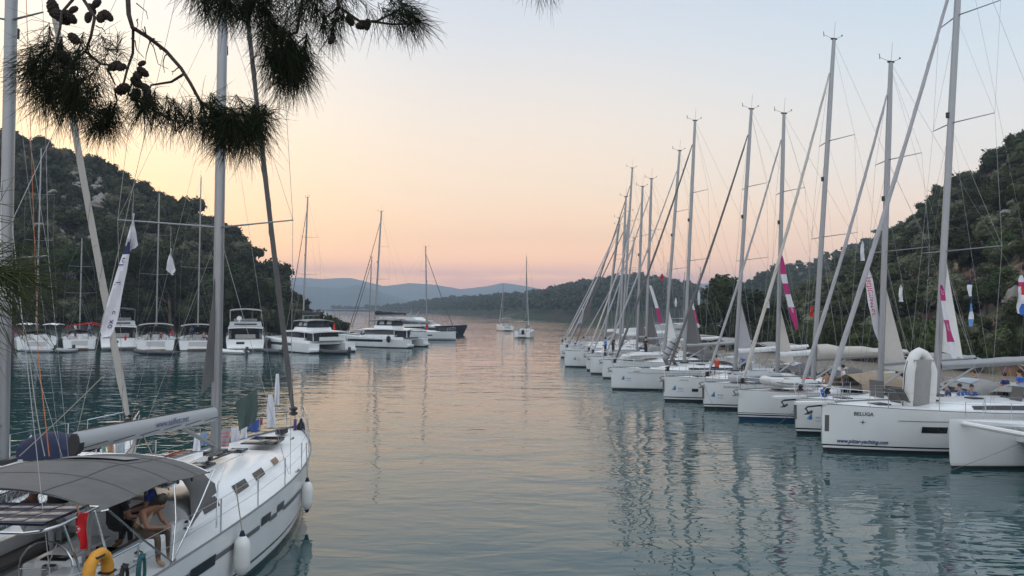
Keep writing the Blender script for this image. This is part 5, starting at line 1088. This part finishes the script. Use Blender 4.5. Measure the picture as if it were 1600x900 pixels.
MB().tube([(-.03, .02, .12), (.16, .1, -.95)], .014, 6).build('flagstaff', teak, fl)
# fenders
f1 = Vector((P(378, 868, 14.2))); f2 = FW(*(fh.pt(.64, .72, -1, .16)))
fender(f1, 'long white fender hanging at the near side of the closest yacht, nearer the camera', line=FW(-2.3, -2.0, 2.0), l=.66, r=.155)
fender(f2, 'long white fender hanging near the bow of the closest yacht', line=FW(*(fh.pt(.64, 1.5, -1, .02) + Vector((0, 0, .55)))), l=.62, r=.15)
fender(P(470, 672, 23.6), 'small dark fender hung at the bow rail of the closest yacht', m=bcanvas, r=.13, l=.45)
# ---- laundry
def cloth(rows, Y, m, label, name='towel', cat='towel', mats=None, idx=None, amp=.03):
    rows = [tuple(r) + (0,) * (4 - len(r)) for r in rows]; k = len(rows) - 1; n = 10
    def q(u, v):
        f = min(u, .9999) * k; i = int(f); f -= i; y = rows[i][0] * (1 - f) + rows[i + 1][0] * f; a = rows[i][1] * (1 - f) + rows[i + 1][1] * f; b = rows[i][2] * (1 - f) + rows[i + 1][2] * f
        dy = rows[i][3] * (1 - f) + rows[i + 1][3] * f if len(rows[i]) > 3 else 0
        p = P(a + (b - a) * v, y + dy * v, Y); p.y += amp * math.sin(v * 11 + u * 2.0) * (.4 + u); return p
    mb = MB()
    for i in range(n):
        for j in range(8):
            a, b, c_, d_ = q(i / n, j / 8), q(i / n, (j + 1) / 8), q((i + 1) / n, (j + 1) / 8), q((i + 1) / n, j / 8); mi = idx(i / n, j / 8) if idx else 0
            mb.add([a, b, c_, d_], [(0, 1, 2, 3)], mi); mb.add([v + Vector((0, .006, 0)) for v in (d_, c_, b, a)], [(0, 1, 2, 3)], mi)
    return top(mb, name, mats or m, label, cat, 'laundry drying on the nearest yacht', loc=q(0, .5), smooth=False)
cg = mat('dark_green_towel', (.055, .085, .08), .95, var=.15, scale=8); cw_ = mat('white_cotton', (.66, .67, .72), .9, var=.06); cb = mat('blue_cotton', (.05, .10, .30), .9); clb = mat('light_blue_cotton', (.20, .32, .48), .9); cr_m = mat('rose_stripe', (.45, .16, .17), .9); cgr = mat('grey_stripe', (.30, .29, .31), .9); cgn = mat('pale_green_cotton', (.25, .42, .30), .9); cor = mat('orange_cotton', (.50, .24, .12), .9); cpu = mat('purple_cotton', (.14, .09, .22), .9)
cloth([(628, 368, 402, -20), (650, 370, 404, -10), (674, 372, 398, -14)], 20.6, cg, 'large dark green towel hung high between mast and forestay', amp=.05)
cloth([(617, 419, 426), (640, 416, 430), (668, 417, 431)], 21.8, cw_, 'white shirt hung right of the dark green towel', 'shirt', 'shirt')
cloth([(584, 431, 436), (605, 429, 437), (632, 428, 436)], 22.2, cw_, 'white cloth hung highest, beside the dark forestay sail', 'shirt', 'shirt')
cloth([(657, 387, 406, -2), (668, 387, 405), (676, 391, 402)], 22.4, cb, 'blue garment hanging below the right corner of the dark green towel', 'garment', 'garment')
cloth([(654, 407, 411), (664, 406, 410)], 22.6, cr_m, 'small red cloth peg-hung beside the blue garment')
cloth([(668, 361, 375), (690, 360, 374)], 21.5, cw_, 'white towel on the far rail beside the rose striped one'); cloth([(666, 376, 386), (684, 376, 386)], 21.9, cw_, 'white towel on the far rail left of the blue garment')
cloth([(671, 343, 361, -2), (698, 341, 357)], 21.1, cr_m, 'grey and rose striped towel on the rail right of the mast', mats=[cgr, cr_m], idx=lambda u, v: int(u * 8) % 2)
cloth([(676, 314, 324), (696, 314, 323)], 20.4, clb, 'light blue garment on the rail left of the mast', 'garment', 'garment'); cloth([(677, 304, 313), (705, 300, 312)], 20.1, cw_, 'white cloth on the rail leftmost of the near yacht\'s washing')
cloth([(655, 459, 464), (682, 457, 463)], 23.4, cpu, 'purple striped towel on the bow rail of the closest yacht'); cloth([(692, 459, 466), (713, 458, 466)], 22.0, clb, 'pale blue cloth hanging below the bow rail of the closest yacht', 'garment', 'garment')
# ---- second yacht on the left
SG, sh2, *_r = sailboat((-11.62, 22.9), (.02, 1), 'white sailboat at the far left edge beyond the grey bimini, beige furled genoa', L=13.8, B=4.1, fs=1.25, fb=1.6, mast_aft=5.8, mastH=19, rake=.2, near=True, mr=.165, spreaders=(.275, .6), spl=.72, gmat=sailb, gr=.125, fsback=.4, tackz=.4, boom=4.4, bz=.9, br=.10, clew=(3.0, 8.5, .55, sailw), hood=gcanvas, wire=.006)
SW_ = lambda x, y, z: Matrix.Translation(SG.location) @ Matrix.Rotation(SG.rotation_euler.z, 4, 'Z') @ Vector((x, y, z))
for (r0, mt, ix, lab) in (([(699, 142, 157, -3), (713, 140, 155)], red, None, 'red towel on the rail of the far left yacht'), ([(692, 158, 166, -3), (714, 158, 166)], cgn, None, 'green and white striped towel on the far left yacht\'s rail'), ([(688, 167, 178, -3), (714, 167, 178)], cor, None, 'orange patterned towel between green and pale blue ones'), ([(681, 179, 195, -4), (714, 180, 195)], mat('pale_blue_cotton', (.45, .55, .62), .9), None, 'pale blue towel, rightmost on the far left yacht\'s rail')):
    cloth(r0, 20.2, mt, lab)
# netting along its lifelines
cvr = empty('canvas_cover', P(92, 712, 18.6), 0, 'black canvas cover on the far left yacht\'s deck behind the nearest boom end', 'cover'); gg = []
for i in range(9):
    u = i / 8; gg.append([(-.75 + 1.5 * u, -.5 * math.cos(a), (.42 + .14 * math.sin(u * 5.0) + .1 * u) * max(0, math.sin(a)) ** .5) for a in [math.pi * k / 8 for k in range(9)]])
MB().slab([r[::-1] for r in gg], .012).build('cover', ncanvas, cvr); MB().tube([(-.72, -.45, .1), (-.7, 0, .5), (-.72, .45, .1)], .015, 5).build('cover_hoop', steel, cvr)
nt_ = MB()
for i in range(44):
    for s in (1, -1):
        x = -3.2 + i * .16; a = sh2.pt((x + 6.9) / 13.8, 1.35, -1, -.07); b = sh2.pt((x + .6 * s * .5 + 6.9) / 13.8, 1.35, -1, -.07); nt_.tube([Vector((x, a.y, 1.38)), Vector((x + .45 * s, b.y, 1.95))], .004, 3, cap=False)
nt_.build('lifeline_net', rope, SG)
wline(P(30, 713, 15), P(161, 588, 15.5), .02, .011, rope, 'taut grey line slanting up behind the nearest boom end', name='rigging_line', cat='rope')
wline(P(60, 560, 16), P(77, 713, 15), .0, .010, rope_o, 'orange halyard at the far left yacht', name='rigging_line'); wline(P(41, 0, 16.4), P(60, 560, 16), .0, .007, rope_o, 'thin orange line rising beside the far left mast', name='rigging_line')
wline(P(46, 560, 16), P(70, 713, 15), .15, .010, rope, 'slack grey halyard left of the orange one', name='rigging_line')
# ---- people aboard
LEAN = dict(SIT); LEAN.update(waist=(.02, 0, .28), chest=(.16, 0, .44), neck=(.29, 0, .55), head=(.38, 0, .60), crown=(.44, 0, .70), nose=(.46, 0, .53), shL=(.17, .18, .51), elL=(.30, .20, .26), wrL=(.48, .08, .24), shR=(.17, -.18, .51), elR=(.30, -.20, .24), wrR=(.48, -.06, .22))
person(P(219, 832, 12.35) - Vector((0, 0, .08)), R(-12), 'woman in beige top and patterned trousers bending forward over her hands on the side deck', LEAN, top_c=(.50, .44, .36), bot_c=(.095, .065, .045), skin=skin_t, hands=True, hair_long=True, scale=.94, sleeves=False, bare_mid=True, shoes=mat('tan_sandals', (.35, .24, .15), .8))
READ = dict(SIT); READ.update(wrL=(.34, .05, .20), wrR=(.34, -.05, .20), nose=(.185, 0, .68), head=(.10, 0, .72), crown=(.13, 0, .85))
person(P(42, 832, 13.2), R(8), 'person in a white tank top sitting on the far side of the cockpit', READ, top_c=(.66, .66, .66), bot_c=(.42, .42, .44), skin=skin_t, hands=True, sleeves=False)
person(P(178, 832, 12.9), R(70), 'person in black sitting in the shade between the wheel and the bending woman', SIT, top_c=(.015, .015, .018), bot_c=(.02, .02, .022), skin=skin_t, hands=True)
person(P(236, 812, 13.9), R(200), 'person in blue sitting under the bimini facing the woman', SIT, top_c=(.02, .04, .20), bot_c=(.03, .03, .04), skin=skin_t, hands=True)
bt = empty('water_bottle', P(136, 806, 12.9), 0, 'clear plastic water bottle on the cockpit table under the bimini', 'bottle'); MB().lathe((0, 0, 0), [(.04, 0), (.045, .02), (.045, .2), (.03, .26), (.016, .29)], 12).build('body', mat('clear_plastic', (.6, .7, .75), .1, alpha=.45), bt); MB().lathe((0, 0, .29), [(.017, 0), (.017, .025)], 10).build('cap', blue, bt)
# ---- banner and pennants hanging from the spreader
Yb = 16.6
px_banner([(333, 207, 209), (360, 202, 212), (386, 197, 214), (393, 196, 204)], Yb, 'small white pennant hanging from the port spreader tip, above the long banner', mats=(magw,), n=8)
px_banner([(352, 205, 207), (392, 192, 205), (440, 178, 194), (490, 164, 184), (522, 154, 177), (527, 160, 175)], Yb - .05, 'long white banner with blue script hanging from the spreader down to the left', mats=(magw, navy), idx=lambda u: 1 if .1 < u < .2 else 0, n=18, writing=[('nl', .22, .24, .72, inkn, 1), ('il', .15, .40, .72, inkn, 1), ('c', .17, .58, .75, inkn, 1), ('xo', .22, .66, .75, inkn, 1)])
px_banner([(388, 266, 267), (405, 262, 270), (424, 261, 273), (430, 268, 272)], 17, 'small white pennant hanging free between two wires left of the nearest mast', mats=(magw,), n=8)
# ================================================================ LEFT ROW AND THE OPEN WATER
GL = 'yachts moored stern-out along the left shore'
def sternat(px, wl): q = bowat(px, wl); return Vector((q[0], q[1], 0))
def leftsail(px, wl, hd, L, label, **k):
    s = sternat(px, wl); d = Vector((hd[0], hd[1], 0)).normalized(); b = s + d * L; return sailboat((b.x, b.y), hd, label, L=L, group=GL, solve_rake=False, **k)
radial = lambda px: ((px - 800) / F, 1)
leftsail(57, 548, radial(45), 14.5, 'white sailboat with two small white roof panels, leftmost of the left row, grey dinghy alongside', B=4.7, top=(68, 232), fs=1.2, fb=1.6, gmat=sailw, rake=.9, hood=bcanvas, boom_mat=white_al, spreaders=(.25, .5, .75))  # black hood colour stands in for the shaded cockpit opening, seen from astern
for dx in (-1.6, 1.6): 
    b_ = sternat(57, 548) + Vector((dx * 1.0 - .6, 1.6, 3.1)); top(MB().slab(canopy(-.9, .9, .75, 0, .12), .05), 'sun_panel', gel, 'white roof panel over the %s corner of the leftmost sailboat\'s cockpit' % ('left' if dx < 0 else 'right'), 'awning', loc=None).location = b_
leftsail(124, 547, radial(122), 13, 'white sailboat with a dark red bimini frame and open transom, second from the left', B=4.1, top=(126, 372), fs=1.3, rake=.3, gmat=red, bim=None, clew=None, gr=.08, hood=bcanvas)  # hood black to paint in the shaded cockpit
q = sternat(124, 547) + Vector((0, 1.2, 0)); mb = MB()
for y_ in (0, 1.8): mb.tube([q + Vector((-2.2, y_, 1.4)), q + Vector((-2.3, y_, 2.9)), q + Vector((0, y_, 3.3)), q + Vector((2.3, y_, 2.9)), q + Vector((2.2, y_, 1.4))], .05, 6)
mb.tube([q + Vector((0, 0, 3.3)), q + Vector((0, 1.8, 3.3))], .05, 6); mb.tube([q + Vector((-2.3, 0, 2.9)), q + Vector((-2.3, 1.8, 2.9))], .05, 6); mb.tube([q + Vector((2.3, 0, 2.9)), q + Vector((2.3, 1.8, 2.9))], .05, 6); top(mb, 'cockpit_awning', red, 'dark red tube frame over the cockpit of the second sailboat from the left', 'awning', loc=q)
leftsail(243, 549, radial(250), 14, 'white sailboat with beige grey rounded bimini and black dinghy across its stern', B=4.8, top=(253, 302), fs=1.35, gmat=sailb, bim=lcanvas, biml=2.8, rake=.3, gr=.12, hood=bcanvas, hoodh=1.5)  # black hood gives the shade under the bimini as colour
leftsail(309, 548, radial(305), 14.5, 'large white sailboat with a wide grey hard bimini, immediately left of the nearest mast', B=5.0, top=(315, 278), fs=1.25, gmat=sailb, bim=lcanvas, biml=3.6, rake=.5, gr=.12, hood=bcanvas, hoodh=1.5)  # black hood painted as the shaded opening beneath the bimini
for px, wl, B, nm, lab, kw in ((186, 547, 4.4, 'a', 'white motor yacht with navy flybridge top and white radome, behind the long banner', dict(bimini=ncanvas)), (383, 549, 4.8, 'b', 'white motor yacht with framed flybridge top, immediately right of the nearest mast', dict(bimini=lcanvas))):
    s = sternat(px, wl); d = Vector((*radial(px), 0)).normalized(); motor_yacht(s + d * 8.2, (d.x, d.y), lab, L=15, B=B, group=GL, **kw)
catamaran(None, None, (-.70, .70), 'white catamaran with dark helm enclosure and low black sail bag, bow towards the left hill', L=12.4, B=6.9, origin=(-26.2, 94.2, 0), mastH=19.6, rake=.7, group=GL, gmat=saild, rigo=dict(gr=.07, boom=4.2))
catamaran(None, None, (-.93, .37), 'white catamaran with a long black boom bag, nearer the open water than its twin', L=12.2, B=6.6, origin=(-18.9, 106.0, 0), mastH=19.4, rake=.9, group=GL, gmat=saild, rigo=dict(gr=.08, boom=5.0))
bb = bowat(712, 531.5); sailboat(bb, (.975, -.22), 'white sailboat side-on with its bow to the right, before the dark motor yacht', L=13.4, B=4.2, group=GL, fb=1.5, fs=1.3, mast_px=667, top=(667, 386), solve_rake=False, rake=.2, gmat=saild, wins=[(.66, .72, .75, .95), (.3, .4, .75, .95)], hullm=hull_black, bim=lcanvas)
bb = Vector((*bowat(727, 523), 0)); d = Vector((.96, -.28, 0)).normalized(); motor_yacht(bb - d * 10.4, (d.x, d.y), 'large motor yacht with dark navy hull and white superstructure, bow to the right', L=20, B=5.4, hullm=hull_navy, group=GL, hard=gcanvas)
sailboat((-30.5, 140), (-.8, .6), 'sailboat mostly hidden behind the catamaran with the long black boom bag', L=12, group=GL, top=(577, 402), mast_aft=5, lod=0, solve_rake=False, rake=.2)
s = sternat(816, 528); sailboat((s.x + .12 * 12.4, s.y + .99 * 12.4), (.12, .99), 'white sailboat anchored in open water at mid channel, nearer and taller of the two', L=12.5, B=3.5, fs=1.15, fb=1.5, top=(817, 403), group='sailboats anchored in open water', solve_rake=False, rake=.1, bag=mat('olive_canvas', (.07, .07, .045), .9), gmat=sailw, bim=lcanvas, biml=1.6, boom=3.2, mast_aft=5)
s = sternat(793, 517); sailboat((s.x - .2 * 11.5, s.y + .98 * 11.5), (-.2, .98), 'small white sailboat farther out in open water, left of the taller one', L=11.5, B=3.6, fb=1.4, top=(792, 446), group='sailboats anchored in open water', solve_rake=False, rake=.1, gmat=sailw, bim=lcanvas, mast_aft=4.8)
dk_ = mat('hypalon_black', (.03, .032, .038), .5)
for px, wl, rz, L, tm, lab, mo in ((66, 549.5, .12, 3.6, mat('hypalon_grey', (.36, .37, .38), .5), 'grey inflatable dinghy floating across the stern of the leftmost sailboat', True), (108, 550, 1.5, 2.6, mat('hypalon_grey'  , (.36, .37, .38), .5), 'small grey dinghy with outboard beside the second sailboat from the left', True), (248, 553, -.1, 5.2, dk_, 'long black dinghy lying across the stern of the beige-topped sailboat', False), (368, 552, -.2, 3.4, None, 'white dinghy behind the motor yacht right of the nearest mast', True), (525, 552, -.15, 3.6, dk_, 'black dinghy with a large outboard behind the left catamaran', True), (430, 551, -.4, 2.8, dk_, 'black dinghy between the motor yacht and the left catamaran', True)):
    s = sternat(px, wl); dinghy(s + Vector((0, -.6, .2)), rz + math.pi, lab, L=L, tube_mat=tm, floor_mat=gcanvas if tm is not None else None, group='dinghies behind the left row', motor=mo)
for px, lab in ((93, 'between the first and second boats of the left row'), (151, 'between the second sailboat and the motor yacht with the navy top'), (214, 'left of the beige-topped sailboat'), (276, 'right of the beige-topped sailboat'), (347, 'left of the motor yacht beyond the nearest mast'), (420, 'right of the motor yacht beyond the nearest mast')):
    q = sternat(px, 547); fender(q + Vector((0, .3, .9)), 'dark fender hanging ' + lab, m=bcanvas, r=.26, l=.9)
for px, Y, J, tc, lab in ((118, 91, STAND, (.6, .6, .6), 'person in white standing on the second sailboat from the left'), (140, 92, STAND, (.08, .2, .4), 'person in blue on the second sailboat from the left'), (455, 98, SIT, (.45, .2, .12), 'person in orange sitting on the left catamaran foredeck'), (463, 98, SIT, (.1, .25, .4), 'person in light blue sitting on the left catamaran foredeck'), (236, 92, SIT, (.05, .05, .06), 'person in black sitting under the beige bimini of the left row'), (252, 92, SIT, (.35, .08, .06), 'person in red sitting under the beige bimini of the left row'), (300, 92, STAND, (.05, .12, .3), 'person in dark blue standing under the grey hard bimini, left row'), (318, 92, SIT, (.45, .3, .2), 'person in tan sitting under the grey hard bimini, left row')):
    x = P(px, 500, Y).x; person((x, Y, 1.5), rng.uniform(0, 6), lab, J, top_c=tc, bot_c=(.04, .05, .10))
for px, py, Y in ((268, 515, 91), (522, 506, 91), (196, 523, 88.5), (740, 505, 150) , (667, 505, 127)):
    if px == 740: continue
    px_banner([(py, px - .5, px + 1), (py + 5, px - 2, px + 2), (py + 9, px - 1.5, px + 1.5)], Y, 'small red flag at the stern of a left-row boat, ' + {268: 'beside the beige bimini', 522: 'on the left catamaran', 196: 'on the navy-topped motor yacht', 667: 'before the dark motor yacht'}[px], mats=(red,), n=5, wave=.02)
for px, py, Y, lab in ((471, 546, 89.5, 'round dark fender at the stern corner of the left catamaran'), (607, 530, 101, 'round dark fender on the side of the right catamaran'), (817, 519, 139.4, 'dark fender on the transom of the nearer anchored sailboat')): fender(P(px, py, Y), lab, m=bcanvas, r=.3, l=.75)
# ================================================================ PINE BRANCHES OVERHEAD
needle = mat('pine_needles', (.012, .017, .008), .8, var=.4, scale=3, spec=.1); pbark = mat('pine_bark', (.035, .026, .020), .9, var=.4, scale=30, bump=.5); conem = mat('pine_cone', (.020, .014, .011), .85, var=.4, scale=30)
PT = empty('pine_tree', (-3.3, 1.2, 3.85), 0, 'dark pine whose needled branches and cones hang into the top left of the view', 'tree')
PT0 = Vector(PT.location)
def L_(p): return Vector(p) - PT0
tr = MB().tube([L_((-3.3, 1.2, 3.3)), L_((-3.25, 1.25, 5.5)), L_((-3.4, 1.3, 7.5)), L_((-3.2, 1.2, 10.5))], [.26, .20, .16, .10], 12).build('trunk', pbark, PT)
limb = [(-3.3, 1.25, 6.2), (-2.6, 1.9, 6.75), (-1.9, 2.4, 6.95), (-1.2, 2.55, 6.95), (-.5, 2.6, 6.9), (.15, 2.6, 6.8)]
MB().tube([L_(p) for p in limb], [.085, .06, .042, .030, .022, .012], 9).build('limb', pbark, PT)
BR = [  # (depth, radius mm, pixels...)
 (2.50, 9, [(170, -190), (190, -90), (201, 0), (200, 23), (208, 43), (233, 60), (260, 80), (283, 107), (297, 130), (313, 157), (333, 177), (367, 180), (417, 180), (428, 176)]),
 (2.48, 5, [(208, 43), (207, 83), (200, 107), (192, 130), (180, 140), (182, 157), (173, 180), (158, 196)]), (2.46, 5, [(285, 117), (267, 128), (237, 133), (228, 150), (222, 172)]),
 (2.40, 7, [(150, -190), (120, -80), (132, 0), (147, 27), (143, 57), (133, 80), (113, 97), (100, 118)]), (2.38, 6, [(120, -80), (113, 0), (97, 20), (93, 43), (86, 80), (70, 105)]),
 (2.44, 5, [(133, 80), (157, 100), (187, 103), (200, 107)]), (2.45, 4, [(167, 107), (180, 133)]), (2.47, 5, [(200, 147), (240, 173), (267, 187), (300, 193), (330, 187)]), (2.52, 4, [(333, 177), (345, 200), (342, 222)]), (2.52, 4, [(367, 180), (385, 200), (392, 222)]),
 (2.62, 8, [(520, -190), (480, -90), (473, 0), (463, 50), (440, 60), (425, 78), (435, 110)]), (2.60, 7, [(380, -180), (370, -60), (352, 0), (365, 22), (385, 35)]), (2.61, 5, [(370, -60), (395, -10), (410, 20), (430, 35)]), (2.6, 4, [(352, 0), (335, 12), (320, 18)]),
 (2.66, 7, [(520, -190), (515, -60), (530, 10), (560, 33), (590, 33), (620, 17), (633, 7)]), (2.68, 5, [(577, 33), (613, 38), (640, 37), (667, 30)]), (2.64, 4, [(530, 10), (505, 30), (500, 50)]), (2.66, 4, [(515, -60), (540, -15), (560, -5)]),
 (2.70, 7, [(800, -190), (815, -80), (830, -35), (845, -12)]), (2.46, 2, [(222, 45), (240, 75), (248, 100), (262, 108)]), (2.46, 2, [(235, 62), (228, 85), (228, 98)]), (2.44, 2, [(213, 5), (228, 18), (232, 30)])]
bm_ = MB()
for Y, r, pts in BR:
    w3 = [P(x + (1.2 * math.sin(i * 2.7)), y, Y + .04 * math.sin(i * 1.3)) for i, (x, y) in enumerate(pts)]; n = len(w3)
    out_ = MB().tube([L_(p) for p in w3], [r / 1000 * (1 - .62 * i / (n - 1)) for i in range(n)], 7); out_.build('branch', pbark, PT)
rn = np.random.default_rng(11)
for x, y in [(215, 30), (226, 42), (240, 60), (250, 72), (228, 58), (262, 84), (205, 60), (280, 105), (150, 40), (140, 70), (470, 20), (300, 132), (130, 88), (186, 100)]:
    p = [P(x, y, 2.47)]; dx, dy = rn.uniform(-.6, 1), rn.uniform(.3, 1)
    for k in range(5): x += dx * 6 + rn.uniform(-4, 4); y += dy * 7 + rn.uniform(-3, 3); p.append(P(x, y, 2.47 + rn.uniform(-.03, .03)))
    MB().tube([L_(q) for q in p], [.0024, .002, .0018, .0015, .0012, .0008], 5).build('twig', pbark, PT)
def tuft(V, Q, o, d, n, ln, spread=.75, droop=.5, th=.0008, back=.09):
    o = np.array(o); d = np.array(d) / np.linalg.norm(d)
    for _ in range(n):
        t = rn.uniform(0, 1); base = o - d * back * t; q = rn.normal(size=3); q /= np.linalg.norm(q)
        v = d * rn.uniform(.25, 1.0) + q * spread * 1.15 + np.array([0, 0, -droop * rn.uniform(.3, 1.2)]); v /= np.linalg.norm(v); l = ln * rn.uniform(.65, 1.1)
        bd = rn.normal(size=3) * l * .05; m = base + v * l * .5 + bd; e = base + v * l + np.array([0, 0, -l * rn.uniform(-.02, .28)])
        s = np.cross(v, rn.normal(size=3)); s /= np.linalg.norm(s); u = np.cross(v, s); k = len(V)
        for p, w in ((base, 1), (m, 1.05), (e, .3)):
            for a in (0, 2.094, 4.189): V.append(p + (s * math.cos(a) + u * math.sin(a)) * th * w)
        for i in (0, 3):
            for j in range(3): Q.append((k + i + j, k + i + (j + 1) % 3, k + i + 3 + (j + 1) % 3, k + i + 3 + j))
def needles(name, tufts, parent, th=.0008, m=None):
    V, Q = [], []
    for (px, py, Y, dx, dy, n, ln, sp, dr) in tufts:
        o = P(px, py, Y); d = P(px + dx * 10, py + dy * 10, Y) - o; d.y += rn.uniform(-.3, .3) * d.length; tuft(V, Q, L_(o), d, n, ln, sp, dr, th)
    o = bpy.data.objects.new(name, fast_mesh(name, np.array(V), np.array(Q), m or needle)); COL.objects.link(o); o.parent = parent; return o
T = []
def tf(px, py, Y, dx=0, dy=1, n=110, ln=.125, sp=.55, dr=.5): T.append((px + rn.uniform(-4, 4), py + rn.uniform(-4, 4), Y + rn.uniform(-.12, .12), dx, dy, int(n * .72), ln * rn.uniform(.85, 1.15), sp * 1.2, dr * .7))
for a in [(58, 118), (72, 100), (66, 135), (88, 92), (95, 118), (110, 110), (84, 140), (120, 135), (104, 148), (48, 128), (130, 160), (76, 78), (118, 90), (140, 120), (50, 100), (92, 155), (75, 160)]: tf(*a, 2.4 + rn.uniform(-.1, .1), rn.uniform(-.9, .2), .8, n=105, ln=.14, sp=.7)
for a in [(118, 172), (128, 182), (100, 165), (60, 150), (45, 112), (138, 168), (110, 158)]: tf(*a, 2.42, rn.uniform(-.6, .3), .9, n=110, ln=.12, sp=.6)
for a in [(415, 60), (430, 50), (445, 45), (440, 130), (455, 128), (300, -8), (318, 15), (410, -5), (445, 0), (460, 10)]: tf(*a, 2.6, rn.uniform(-.5, .5), 1, n=110, ln=.12, sp=.6)
for a in [(352, 182), (340, 188), (385, 186), (410, 190), (355, 225), (375, 225), (395, 222)]: tf(*a, 2.5, rn.uniform(-.5, .5), 1, n=90, ln=.12, sp=.6)
tf(62, 62, 2.38, -.7, -1, 40, .07, .4, 0); tf(186, 62, 2.45, 0, -1, 60, .07, .5, 0); tf(196, 85, 2.45, 1, .2, 60, .08, .6, .1); tf(165, 85, 2.42, .3, 1, 60, .09, .7, .2)
for a in [(158, 196), (165, 205), (148, 205), (172, 198)]: tf(*a, 2.48, -.3, .8, n=170, ln=.105, sp=.85)
for a in [(222, 172), (232, 168), (216, 165), (240, 176)]: tf(*a, 2.47, .1, 1, n=130, ln=.10, sp=.6)
for a in [(262, 185), (280, 190), (298, 193), (315, 192), (326, 190)]: tf(*a, 2.48, .1, 1, n=90, ln=.11, sp=.5)
for a in [(275, 168), (300, 172), (285, 175)]: tf(*a, 2.48, rn.uniform(-.4, .4), -1, n=50, ln=.075, sp=.5, dr=0)
for a in [(342, 205), (350, 215), (372, 200), (388, 205), (398, 198), (362, 205), (380, 212), (336, 196), (405, 200)]: tf(*a, 2.52, rn.uniform(-.5, .4), 1, n=180, ln=.12, sp=.6)
tf(428, 176, 2.52, 1, .1, 60, .09, .6, .2); tf(330, 165, 2.5, -.2, -1, 40, .07, .5, 0); tf(405, 165, 2.5, .5, -1, 40, .07, .5, 0)
for a in [(325, 0), (342, 8), (360, 18), (378, 25), (392, 22), (410, 18), (425, 30), (335, -15), (400, 0), (370, -5), (350, 30)]: tf(*a, 2.6, rn.uniform(-.6, .5), 1, n=170, ln=.12, sp=.7)
for a in [(430, 95), (445, 105), (458, 112), (470, 100), (440, 80), (455, 85), (465, 120), (425, 70), (478, 88)]: tf(*a, 2.6, rn.uniform(-.3, .6), 1, n=200, ln=.135, sp=.5)
for a in [(495, 20), (505, 45), (515, 55), (525, 35), (480, 15), (470, 30), (500, 5), (538, 25)]: tf(*a, 2.64, rn.uniform(-.3, .4), 1, n=110, ln=.12, sp=.6)
for a in [(545, -8), (560, -5)]: tf(*a, 2.66, .9, .4, n=60, ln=.10, sp=.5)
for a in [(590, 33), (612, 36)]: tf(*a, 2.68, .6, 1, n=35, ln=.12, sp=.4)
for a in [(633, 12), (645, 22), (655, 32), (665, 36), (640, 38), (628, 20), (650, 15)]: tf(*a, 2.68, 1, .45, n=90, ln=.10, sp=.5, dr=.45)
for a in [(820, -28), (835, -22), (850, -20), (860, -25)]: tf(*a, 2.7, rn.uniform(-.8, .9), 1, n=60, ln=.12, sp=.6)
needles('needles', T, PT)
# near branch at the left edge, much closer to the lens
nb = [(-120, 440), (-60, 436), (-10, 438), (25, 432)]; MB().tube([L_(P(x, y, 1.05)) for x, y in [(-700, 250), (-300, 400)] + nb], [.02, .012, .006, .005, .004, .003], 7).build('near_branch', pbark, PT)
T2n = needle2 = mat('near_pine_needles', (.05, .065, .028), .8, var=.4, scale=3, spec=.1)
T2 = [(px, py, 1.05 + rn.uniform(-.06, .06), 1, dy, n, ln, .62, .12) for px, py, dy, n, ln in ((34, 425, 0, 60, .10), (20, 432, .5, 60, .12), (5, 436, -.4, 60, .13), (-15, 438, .9, 60, .15), (-30, 438, -.8, 55, .15))] + [(-45, 330, 1.2, 1, .0, 34, .13, .5, .1), (-35, 470, 1.1, .6, 1, 34, .14, .45, .4)]
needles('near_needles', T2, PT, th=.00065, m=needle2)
def cone_mesh():
    bm = bmesh.new(); bmesh.ops.create_icosphere(bm, subdivisions=4, radius=1)
    for v in bm.verts:
        c = v.co.normalized(); th = math.atan2(c.y, c.x); b = .5 + .5 * math.sin(th * 8 + c.z * 9); b2 = .5 + .5 * math.sin(-th * 5 + c.z * 14)
        r = .86 + .26 * (b * b2) ** .7; v.co = Vector((c.x * r * .78, c.y * r * .78, c.z * (1.08 if c.z > 0 else 1.0) * (.95 + .1 * b)))
    me = bpy.data.meshes.new('cone'); bm.to_mesh(me); me.materials.append(conem); return me
CM = cone_mesh()
for x, y, r in [(83, 13, 13), (95, 26, 13), (108, 26, 11), (115, 15, 7), (138, 27, 8), (143, 14, 8), (151, 5, 8), (159, 26, 10), (168, 24, 9), (215, 118, 10), (223, 112, 9), (214, 129, 10), (228, 138, 9), (192, 139, 12), (212, 148, 10), (232, 155, 10), (180, 103, 10), (190, 105, 8), (163, 176, 9), (222, 99, 6), (547, 31, 9), (565, 40, 9), (574, 38, 8), (518, 62, 7), (424, 46, 8), (440, 55, 8), (115, 60, 11), (100, 90, 12)]:
    o = bpy.data.objects.new('cone', CM); COL.objects.link(o); o.parent = PT; Y = 2.42 if x < 200 else 2.47 if x < 300 else 2.64; o.location = L_(P(x, y, Y)); s = r * Y / F * .88; o.scale = (s, s, s * 1.25); o.rotation_euler = tuple(rn.uniform(-1, 1, 3) + np.array([math.pi, 0, 0]))
